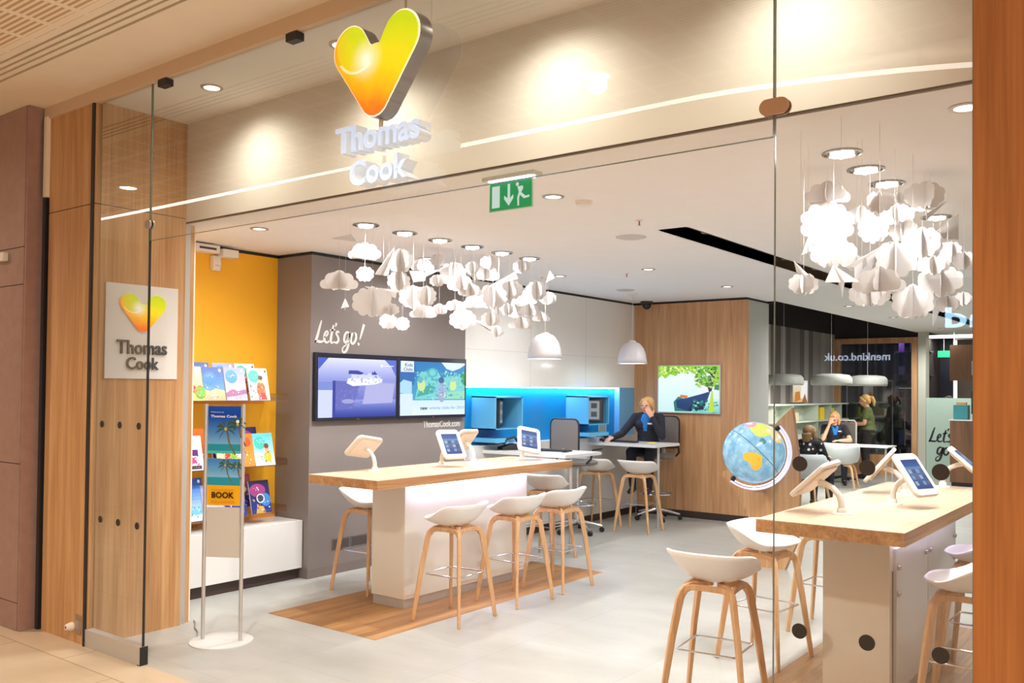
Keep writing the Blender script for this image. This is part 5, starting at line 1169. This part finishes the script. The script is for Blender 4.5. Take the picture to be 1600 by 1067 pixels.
def person(label, loc, rz, J, top_m, leg_m, hair_m, shoe_m=None, sleeve='long', hair='tied', extras=None, look=(0, 0, 0), s=1.0, hands=((0, 0, 1), (0, 0, 1)), curl=(.5, .5), skirt=False):
    t = thing('person', label, 'person', loc, rz, None); J = {k: Vector(v) for k, v in J.items()}
    b = MB(); hd = J['head']; H = Matrix.Translation(hd) @ Euler(look).to_matrix().to_4x4()
    b.ball((0, .008, .02), (.073, .092, .088), n=22, M=H); b.ball((0, -.018, -.045), (.054, .066, .062), n=18, M=H); b.ball((0, -.052, -.082), (.026, .026, .020), n=12, M=H)
    b.tube([H @ Vector((0, -.085, .02)), H @ Vector((0, -.108, -.022)), H @ Vector((0, -.088, -.032))], [.008, .014, .010], 8)
    for sx in (-1, 1): b.ball((sx * .074, .012, -.01), (.010, .018, .030), n=10, M=H); b.ball((sx * .038, -.066, -.02), (.024, .02, .02), n=10, M=H)
    b.ball((0, -.084, -.055), (.022, .010, .009), n=10, M=H)
    nk = J['neck']; b.tube([nk + Vector((0, .01, -.04)), hd + Vector((0, .012, -.05))], [.056, .050], 14)
    ch, pv = J['chest'], J['pelvis']; sp = (ch + pv) / 2
    def torso(mb, g, low=True):
        mb.ball(tuple(ch), (.155 + g, .105 + g, .15), n=20); mb.ball(tuple(ch + Vector((0, .01, .09))), (.14 + g, .075 + g, .08), n=18)
        mb.tube([ch, sp, pv], [.12 + g, .112 + g, .14 + g], 18); mb.ball(tuple(sp), (.13 + g, .105 + g, .12), n=18)
        for sx in (-1, 1): mb.ball(tuple(ch + Vector((sx * .07, -.075, .01))), (.062 + g, .055 + g, .06), n=14)
        if low: mb.ball(tuple(pv), (.17 + g, .13 + g, .12 + g * .5), n=20)
    torso(b, 0)
    def arm(mb, sd, g, to=2):
        a, e, w = J['sh' + sd], J['el' + sd], J['wr' + sd]
        if to == 2: capsules(mb, [a, (a + e) / 2, e, e.lerp(w, .35), w - (w - e).normalized() * (.0 if not g else .02)], [.052 + g, .044 + g, .037 + g, .036 + g, .024 + g])
        else: capsules(mb, [a, a.lerp(e, .55)], [.054 + g, .050 + g])
    def leg(mb, sd, g, to=1):
        h, k, a = J['hip' + sd], J['kn' + sd], J['an' + sd]
        capsules(mb, [h, h.lerp(k, .5), k, k.lerp(a, .35), a], [.085 + g, .074 + g, .054 + g, .052 + g, .034 + g])
    for i, sd in enumerate('LR'):
        arm(b, sd, 0); leg(b, sd, 0); w = J['wr' + sd]; hand(b, w, w - J['el' + sd], hands[i], curl[i])
        f = J['an' + sd]; fd = J.get('foot', Vector((0, -1, 0))); capsules(b, [f + Vector((0, 0, -.03)), f + fd * .10 + Vector((0, 0, -.055)), f + fd * .16 + Vector((0, 0, -.06))], [.034, .030, .022])
    fuse(b, 'body', SKIN, t, .0065)
    c = MB(); torso(c, .014, True)
    for sd in 'LR': arm(c, sd, .011, 2 if sleeve == 'long' else 1); c.tube([ch + Vector((0, .02, .12)), J['sh' + sd]], [.07, .058], 12)
    fuse(c, 'jacket' if sleeve == 'long' else 'shirt', top_m, t, .009)
    c = MB(); c.ball(tuple(pv), (.185, .145, .115), n=20)
    for sd in 'LR': leg(c, sd, .014)
    fuse(c, 'trousers', leg_m, t, .010)
    for sd in 'LR':
        f = J['an' + sd]; fd = J.get('foot', Vector((0, -1, 0))); c = MB(); capsules(c, [f + Vector((0, 0, -.035)) - fd * .03, f + fd * .09 + Vector((0, 0, -.058)), f + fd * .17 + Vector((0, 0, -.062))], [.044, .038, .028]); fuse(c, 'shoe', shoe_m or M_BLACK, t, .008)
    h = MB(); h.ball((0, .022, .036), (.084, .096, .088), n=24, M=H); h.ball((0, .065, -.01), (.070, .05, .075), n=18, M=H)
    for sx in (-1, 1): h.tube([H @ Vector((sx * .03, -.060, .085)), H @ Vector((sx * .074, -.035, .035)), H @ Vector((sx * .082, .01, -.03))], [.022, .022, .020], 10)
    if hair == 'tied': h.tube([H @ Vector((0, .10, .05)), H @ Vector((0, .15, .03)), H @ Vector((0, .165, -.06)), H @ Vector((0, .14, -.14))], [.026, .036, .032, .014], 12)
    if hair == 'loose':
        for sx in (-1, 1): h.tube([H @ Vector((sx * .075, .0, .03)), H @ Vector((sx * .085, .005, -.06)), H @ Vector((sx * .078, .0, -.14))], [.026, .028, .016], 10)
        h.tube([H @ Vector((0, .09, .0)), H @ Vector((0, .08, -.12))], [.07, .06], 14)
    if hair == 'bob': h.ball((0, .03, -.02), (.092, .088, .105), n=22, M=H)
    fuse(h, 'hair', hair_m, t, .007)
    e = MB()
    for sx in (-1, 1): MB().ball((sx * .030, -.083, .004), (.0105, .006, .006), n=10, M=H).build('eye', mat('eye_dark', (.03, .02, .02), .3), t)
    MB().ball((0, -.0925, -.055), (.021, .006, .006), n=10, M=H).build('lips', mat('lips', rgb(180, 84, 84), .5), t)
    if extras: extras(t, J, H)
    return t
BLOND = mat('blond_hair', rgb(214, 168, 104), .6, noise=.15, nscale=60, bump=.4); LBROWN = mat('light_brown_hair', rgb(136, 104, 68), .6, noise=.15, nscale=60, bump=.4)
NAVY = mat('dark_navy_cloth', rgb(34, 34, 46), .85); BLUESC = mat('blue_blouse', rgb(20, 120, 200), .7)
def blouse(t, J, H):
    ch = J['chest']; m = MB(); m.ball(tuple(ch + Vector((0, -.062, .015))), (.082, .072, .15), n=18); m.tube([ch + Vector((-.05, -.03, .14)), ch + Vector((0, -.115, .02)), ch + Vector((.05, -.03, .14))], .022, 10)
    fuse(m, 'blouse', BLUESC, t, .008)
    MB().cbox(tuple(ch + Vector((.07, -.155, .03))), (.06, .006, .022)).build('name_badge', M_WHITE, t)
person('blond person in dark cardigan and blue blouse at the far white desk, hand on mouth', (-5.74, 10.46, 0), D(14),
       dict(pelvis=(0, .05, .955), chest=(0, .0, 1.23), neck=(0, 0, 1.385), head=(0, -.02, 1.485), shL=(.165, .01, 1.33), elL=(.235, -.17, 1.10), wrL=(.10, -.17, 1.345), shR=(-.165, .01, 1.33), elR=(-.30, -.16, 1.12), wrR=(-.36, -.40, 1.075),
            hipL=(.09, .02, .92), knL=(.12, -.36, .90), anL=(.10, -.30, .46), hipR=(-.09, .02, .92), knR=(-.12, -.36, .90), anR=(-.12, -.26, .46)),
       NAVY, NAVY, BLOND, extras=blouse, hands=((-.3, .9, 0), (0, 0, -1)), curl=(.9, .5), look=(0, 0, D(-10)), hair='tied')
def polo(t, J, H):
    ch = J['chest']; m = MB(); m.tube([ch + Vector((-.06, .0, .15)), ch + Vector((-.03, -.10, .08)), ch + Vector((0, -.13, -.03))], [.022, .03, .035], 10); m.tube([ch + Vector((.06, .0, .15)), ch + Vector((.03, -.10, .08)), ch + Vector((0, -.13, -.03))], [.022, .03, .035], 10)
    fuse(m, 'scarf', BLUESC, t, .008); MB().cbox(tuple(ch + Vector((.08, -.15, .04))), (.06, .006, .022)).build('name_badge', M_WHITE, t)
person('blond person in dark polo shirt and blue scarf seated far back, hand over mouth', (-5.42, 17.05, 0), D(24),
       dict(pelvis=(0, .05, .56), chest=(0, -.02, .92), neck=(0, -.03, 1.10), head=(0, -.05, 1.215), shL=(.175, -.02, 1.02), elL=(.26, -.20, .80), wrL=(.06, -.34, .80), shR=(-.175, -.02, 1.02), elR=(-.22, -.26, .82), wrR=(-.10, -.20, 1.10),
            hipL=(.09, .02, .54), knL=(.13, -.42, .54), anL=(.13, -.40, .09), hipR=(-.09, .02, .54), knR=(-.13, -.42, .54), anR=(-.13, -.38, .09)),
       NAVY, NAVY, BLOND, extras=polo, sleeve='short', hands=((0, 0, -1), (.3, .9, 0)), curl=(.4, .9), hair='loose')
def hearts_cloth():
    m, nt, b = newmat('heart_blouse'); tc = nt.nodes.new('ShaderNodeTexCoord'); v = nt.nodes.new('ShaderNodeTexVoronoi'); v.inputs['Scale'].default_value = 13; v.inputs['Randomness'].default_value = .45
    nt.links.new(tc.outputs['Object'], v.inputs['Vector']); r = nt.nodes.new('ShaderNodeValToRGB'); r.color_ramp.interpolation = 'CONSTANT'; r.color_ramp.elements[0].color = (.8, .78, .78, 1); r.color_ramp.elements[1].position = .26; r.color_ramp.elements[1].color = (.012, .011, .014, 1)
    nt.links.new(v.outputs['Distance'], r.inputs[0]); nt.links.new(r.outputs[0], b.inputs['Base Color']); b.inputs['Roughness'].default_value = .8; return m
person('person seen from behind in a black blouse with white hearts, seated beyond the oak cradle', (-4.50, 13.0, 0), D(172),
       dict(pelvis=(0, .03, .53), chest=(0, 0, .84), neck=(0, 0, 1.0), head=(0, -.03, 1.09), shL=(.17, .0, .93), elL=(.24, -.10, .68), wrL=(.14, -.32, .72), shR=(-.17, .0, .93), elR=(-.24, -.10, .68), wrR=(-.14, -.32, .72),
            hipL=(.09, .0, .52), knL=(.12, -.42, .52), anL=(.12, -.40, .09), hipR=(-.09, .0, .52), knR=(-.12, -.42, .52), anR=(-.12, -.40, .09)),
       hearts_cloth(), NAVY, LBROWN, hair='loose', hands=((0, 0, -1), (0, 0, -1)))
def bag(t, J, H):
    MB().ball((-.02, -.30, .72), (.13, .07, .12), n=18).build('shoulder_bag', mat('bag_brown', rgb(96, 74, 58), .6), t); MB().tube([(-.02, -.30, .82), (.04, -.12, 1.1), (.06, .0, 1.36)], .010, 8).build('bag_strap', MATS['bag_brown'], t)
person('standing person with blond ponytail and olive top before the dark framed window', (-5.16, 18.25, 0), D(-78),
       dict(pelvis=(0, .02, .93), chest=(0, 0, 1.22), neck=(0, -.01, 1.40), head=(0, -.05, 1.52), shL=(.17, .0, 1.34), elL=(.22, -.04, 1.08), wrL=(.12, -.26, 1.05), shR=(-.17, .0, 1.34), elR=(-.22, -.04, 1.08), wrR=(-.10, -.28, 1.08),
            hipL=(.09, .0, .88), knL=(.10, -.02, .48), anL=(.11, .02, .10), hipR=(-.09, .0, .88), knR=(-.10, -.06, .48), anR=(-.11, -.02, .10)),
       mat('olive_top', rgb(96, 104, 58), .8), mat('dark_trousers', rgb(46, 40, 44), .8), BLOND, extras=bag, sleeve='short', hair='tied', look=(D(14), 0, 0))
person('person with dark hair in a white shirt behind the frosted partition at far right', (-4.0, 19.80, 0), D(-60),
       dict(pelvis=(0, .03, .93), chest=(0, 0, 1.22), neck=(0, 0, 1.40), head=(0, -.03, 1.51), shL=(.18, .0, 1.34), elL=(.24, -.0, 1.08), wrL=(.20, -.22, 1.0), shR=(-.18, .0, 1.34), elR=(-.24, -.0, 1.08), wrR=(-.18, -.22, 1.0),
            hipL=(.09, .0, .88), knL=(.10, -.02, .48), anL=(.11, .02, .10), hipR=(-.09, .0, .88), knR=(-.10, -.02, .48), anR=(-.11, .02, .10)),
       M_WHITE, NAVY, mat('dark_hair', rgb(60, 44, 34), .6), sleeve='long', hair='short')

# ================================================================== REAR SEATING AREA
def tub_chair(label, loc, rz):
    t = thing('tub_chair', label, 'chair', loc, rz, 'pale tub chairs with wooden legs')
    nu, nv = 36, 9; vs = []; fs = []
    for i in range(nu):
        a = 2 * pi * i / nu; c, s_ = cos(a), sin(a); bk = max(0., min(1., (s_ + .75) / 1.1)); bk = bk * bk * (3 - 2 * bk)
        zr = .47 + .33 * bk
        for j in range(nv):
            v = (j + 1) / nv; rr = min(1, v * 1.25) ** .9 if v < .8 else 1; rr *= .86 + .14 * v
            vs.append((.295 * c * rr, .27 * s_ * rr, .44 + (zr - .44) * max(0, (v - .45) / .55) ** 1.3))
    o = len(vs); vs.append((0, 0, .44))
    for i in range(nu):
        i2 = (i + 1) % nu; fs.append((o, i * nv, i2 * nv))
        for j in range(nv - 1): fs.append((i * nv + j, i * nv + j + 1, i2 * nv + j + 1, i2 * nv + j))
    MB().add(vs, fs).build('shell', mat('pale_shell', rgb(200, 206, 208), .45), t, solid=.014, angle=60)
    for sx, sy in ((-1, -1), (1, -1), (1, 1), (-1, 1)):
        MB().tube([(sx * .25, sy * .24, 0), (sx * .19, sy * .18, .36), (sx * .16, sy * .15, .405), (sx * .04, sy * .04, .415)], [.7, 1, 1, 1], flat=(.035, .024), up=(-sy, sx, 0)).build('leg', M_LEG, t, angle=60)
    return t
tub_chair('pale tub chair with wooden legs, its back to the shopfront, before the polo-shirted person', (-4.97, 16.05, 0), D(188))
tub_chair('pale tub chair holding the person in the heart blouse', (-4.50, 12.97, 0), D(172))
t = thing('meeting_table', 'white meeting table between the seated people far back', 'table', (-5.15, 16.72, 0))
MB().box(-.55, .85, -.30, .28, .715, .74).build('tabletop', M_WHITE, t, bevel=.003)
for sx in (-.5, .8): MB().tube([(sx, -.22, 0), (sx, -.22, .72)], .018, 10).build('leg', M_ALU, t); MB().tube([(sx, .2, 0), (sx, .2, .72)], .018, 10).build('leg', M_ALU, t)
t = thing('office_chair', 'white-framed office chair behind the far polo-shirted person', 'office chair', (-5.34, 17.25, 0), D(10))
MB().box(-.22, .22, .17, .20, .55, 1.12).build('backrest', M_GREYF, t, bevel=.02); MB().tube([(-.23, .18, .5), (-.23, .20, 1.1), (-.2, .2, 1.15), (.2, .2, 1.15), (.23, .20, 1.1), (.23, .18, .5)], .016, 8).build('back_frame', M_WHITE, t)
MB().lathe([(.0001, .42), (.23, .43), (.24, .46), (.0001, .47)], 24).build('seat', M_GREYF, t); MB().tube([(0, 0, .1), (0, 0, .43)], .025, 10).build('column', M_CHROME, t)
for k in range(5): a = 2 * pi * k / 5; MB().tube([(0, 0, .10), (.28 * cos(a), .28 * sin(a), .05)], [.022, .014], 8).ball((.28 * cos(a), .28 * sin(a), .03), .028, n=8).build('base_arm', M_BLACK, t)
for x, y, q in ((-5.62, 15.0, 'leftmost'), (-4.816, 15.0, 'middle'), (-4.62, 16.35, 'rightmost')):
    t = thing('pendant_lamp', '%s of the three wide grey drum pendants far back' % q, 'pendant lamp', (x, y, 1.80), 0, 'wide drum pendants')
    MB().lathe([(.315, .0), (.33, .04), (.32, .12), (.28, .165), (.15, .185), (.0001, .188)], 36).build('lamp_shade', mat('drum_grey', rgb(176, 176, 168), .6, noise=.1, nscale=60), t, solid=.006, angle=70)
    MB().lathe([(.0001, .012), (.305, .012)], 32).build('diffuser', emis('drum_glow', (1, .98, .9), 3.0), t); MB().tube([(0, 0, .188), (0, 0, 3.7 - 1.8)], .003, 6).build('cord', M_PLASTIC, t)
    lamp('bulb_light', 'AREA', (0, 0, -.01), 22, (1, .93, .84), parent=t, shape='DISK', size=.55)
M_SHELF = mat('pale_green_shelf', rgb(196, 204, 192), .5)
t = thing('shelf_unit', 'pale grey-green open shelf unit on the striped wallpaper wall', 'shelf unit', (-6.10, 17.1, 0)); 
for z in (.80, 1.13, 1.45): MB().box(0, .30, -2.05, 2.09, z - .012, z + .012).build('shelf_board', M_SHELF, t)
for y in (15.1, 16.0, 17.32, 18.1, 18.75): MB().box(0, .29, y - 17.1 - .01, y - 17.1 + .01, .05, 1.44).build('divider', M_SHELF, t)
MB().box(0, .015, -2.05, 2.09, .05, 1.44).build('back_panel', M_SHELF, t)
for i, (y, w_, h_, c, q) in enumerate(((17.72, .24, .24, (226, 196, 40), 'yellow'), (18.35, .2, .22, (190, 196, 60), 'olive yellow'), (16.3, .22, .16, (206, 190, 160), 'beige'))):
    o = MB().box(0, .2, -w_ / 2, w_ / 2, 0, h_).build('storage_box', mat('box_%d' % i, rgb(c), .6), None, bevel=.003, loc=(-6.06, y, 1.142)); tag(o, '%s box standing on the pale green shelf unit' % q, 'box')
t = thing('lit_picture', 'small backlit orange and white photograph at the striped wall', 'picture', (-6.10, 17.02, 1.48))
MB().box(0, .05, -.41, .41, 0, .43).build('frame', M_ALU, t)
pic(FY((.0505, -.40, .01)), .80, .41, [('grad', (236, 190, 120), (240, 240, 236), 0, 0, 1, 1, 8), ('poly', (214, 130, 50), [(.1, 0), (.5, .1), (.45, .5), (.15, .45)]), ('poly', (250, 250, 250), [(.5, .2), (.95, .1), (.95, .9), (.6, .95)]), ('poly', (170, 100, 50), [(.6, 0), (.95, .0), (.8, .4)])], 'print', t, glow=1.0)
# framed poster and display shelves behind the dark window
t = thing('framed_poster', 'white-framed dark poster standing in the dark window', 'poster', (-5.42, 19.42, .42))
MB().box(-.50, .44, 0, .03, 0, 1.52).build('frame', mat('poster_frame', rgb(170, 170, 170), .4), t)
pic(FX((-.475, -.0005, .025)), .89, 1.47, [('rect', (30, 26, 40), 0, 0, 1, 1), ('ell', (74, 44, 70), .65, .52, .28, .14), ('ell', (50, 66, 40), .55, .62, .3, .1), ('ell', (84, 50, 60), .35, .45, .2, .12), ('ell', (46, 60, 36), .85, .3, .12, .2), ('rect', (60, 50, 46), .2, .12, .8, .16)], 'print', t)
t = thing('display_shelving', 'dim shelving with small goods inside the dark window, right part', 'shelving', (-4.86, 20.6, 0))
for k in range(5): MB().box(-.36, .36, -.15, .15, .55 + .5 * k, .57 + .5 * k).build('shelf_board', mat('dim_shelf', (.05, .05, .08), .5), t)
rn = random.Random(5)
for k in range(5):
    for j in range(3):
        c = [(120, 50, 90), (150, 90, 120), (60, 90, 150), (110, 110, 130)][rn.randrange(4)]; hh = rn.uniform(.16, .34)
        o = MB().box(-.06, .06, -.05, .05, 0, hh).build('boxed_item', mat('item_%02x' % c[0], rgb(c), .5), None, bevel=.004, loc=(-4.86 - .24 + .24 * j, 20.6, .57 + .5 * k))
        tag(o, 'dim boxed item, %s from the left on the %s shelf inside the dark window' % (['first', 'second', 'third'][j], ['lowest', 'second', 'middle', 'fourth', 'top'][k]), 'box', 'boxed items in the dark window')
lamp('spot_beam', 'AREA', (-5.2, 20.4, 2.85), 9, (.25, .4, 1), shape='DISK', size=.4)
# frosted partition, cabinet and hanging panel at the far right
t = thing('frosted_partition', "pale green frosted glass partition with black Let's go! lettering at the far right", 'partition', (-3.9, 19.2, 0))
MB().box(-.40, .75, 0, .02, 0, 1.59).build('panel', mat('frosted_green', rgb(178, 200, 186), .3), t)
brush(MB(), FX((-.355, -.001, .72)), .435, M_BLACK, strokes()[:6], total=1.5).build('lettering', None, t, smooth=False)
brush(MB(), FX((-.235, -.001, .46)), .29, M_BLACK, [[(a - 1.6, b, c) for a, b, c in st] for st in strokes()[6:]], total=1.0).build('lettering', None, t, smooth=False)
t = thing('cash_cabinet', 'brown wood counter cabinet with white top at the far right', 'cabinet', (-3.0, 17.95, 0))
MB().box(-.58, .9, -.18, .5, .08, 1.19).build('body', M_DWOOD, t); MB().box(-.60, .92, -.20, .52, 1.19, 1.215).build('counter_top', M_WHITE, t); MB().box(-.56, .88, -.16, .48, 0, .08).build('plinth', M_BLACK, t)
t = thing('gift_box', 'turquoise box on the far right counter', 'box', (-3.42, 17.95, 1.215)); MB().box(-.12, .12, -.1, .1, 0, .26).build('carton', mat('turquoise', rgb(60, 150, 160), .5), t, bevel=.003); MB().box(-.08, .08, -.06, .06, .26, .31).build('lid_items', mat('peach', rgb(230, 180, 130), .6), t)
t = thing('till_monitor', 'black till monitor on the far right counter', 'monitor', (-3.16, 17.95, 1.215)); MB().box(-.10, .14, -.02, .02, .10, .52).build('display', M_BLACK, t, bevel=.004); MB().box(-.03, .07, -.05, .06, 0, .11).build('foot', M_BLACK, t)
t = thing('hanging_panel', 'brown wood panel with a white figure 1 hanging above the far right counter', 'sign', (-3.0, 18.2, 1.92)); MB().box(-.67, .9, 0, .1, 0, .66).build('board', M_DWOOD, t)
add_text(MB(), '1', FX((0, -.001, 0)), -.30, .1, .08, .26, .002, .02, M_WHITE).build('numeral', None, t)
for sx in (-.6, .8): MB().tube([(sx, .05, .66), (sx, .05, ZC - 1.92)], .008, 6).build('hanger', M_ALU, t)
t = thing('yellow_pillar', 'narrow yellow wall strip right of the till monitor', 'pillar', (-3.12, 19.6, 0)); MB().box(-.1, .35, 0, .1, 0, 2.0).build('panel', M_YEL, t)
t = thing('ceiling_light', 'long white light panel on the ceiling at the far right', 'ceiling light', (-4.0, 20.6, ZC)); MB().box(-.55, .45, -.15, .15, -.05, 0).build('diffuser', emis('panel_glow', (1, 1, .92), 3.5), t)
lamp('panel_light', 'AREA', (0, 0, -.06), 30, (1, .96, .86), parent=t, shape='RECTANGLE', size=1, size_y=.3)
t = thing('exit_sign', 'tiny green exit sign in the far background right of the pale column', 'exit sign', (-4.45, 20.9, 2.45)); MB().tube([(.12, .015, .14), (.12, .015, .449)], .006, 6).build('hanger', M_ALU, t); MB().box(0, .24, 0, .03, 0, .14).build('plate', mat('far_exit', rgb(30, 170, 100), .4, emit=rgb(30, 170, 100), es=.8), t)

sbox('wall_left', -12.2, -12.0, -12, 3.0, 0, 3.76, mat('added_mall_end_wall', rgb(196, 170, 142), .7))  # unseen end wall, added to keep the open side out of glass reflections
# ================================================================== SHOP ACROSS THE MALL (seen only mirrored in the glass)
sbox('wall_opposite', -11, 3.5, -11.4, -11.1, 0, 3.7, mat('opposite_front', (.012, .012, .02), .6))
t = thing('shop_sign', 'pale blue lit letters menkind on the dark shop opposite, mirrored in the right glass', 'sign', (-.95, -11.0, 2.82))
add_text(MB(), 'menkind', frame((0, 0, 0), (-1, 0, 0), (0, 0, 1)), 0, 0, 2.55, .36, .04, .02, emis('sign_blue', (.45, .75, 1), 9)).build('letters', None, t)
t = thing('window_lettering', 'small white letters menkind.co.uk on the shop opposite, mirrored in the right glass', 'sign', (-4.42, -11.0, 2.27))
add_text(MB(), 'menkind.co.uk', frame((0, 0, 0), (-1, 0, 0), (0, 0, 1)), 0, 0, 1.18, None, .02, .01, emis('sign_white', (.7, .8, 1), 5)).build('letters', None, t)
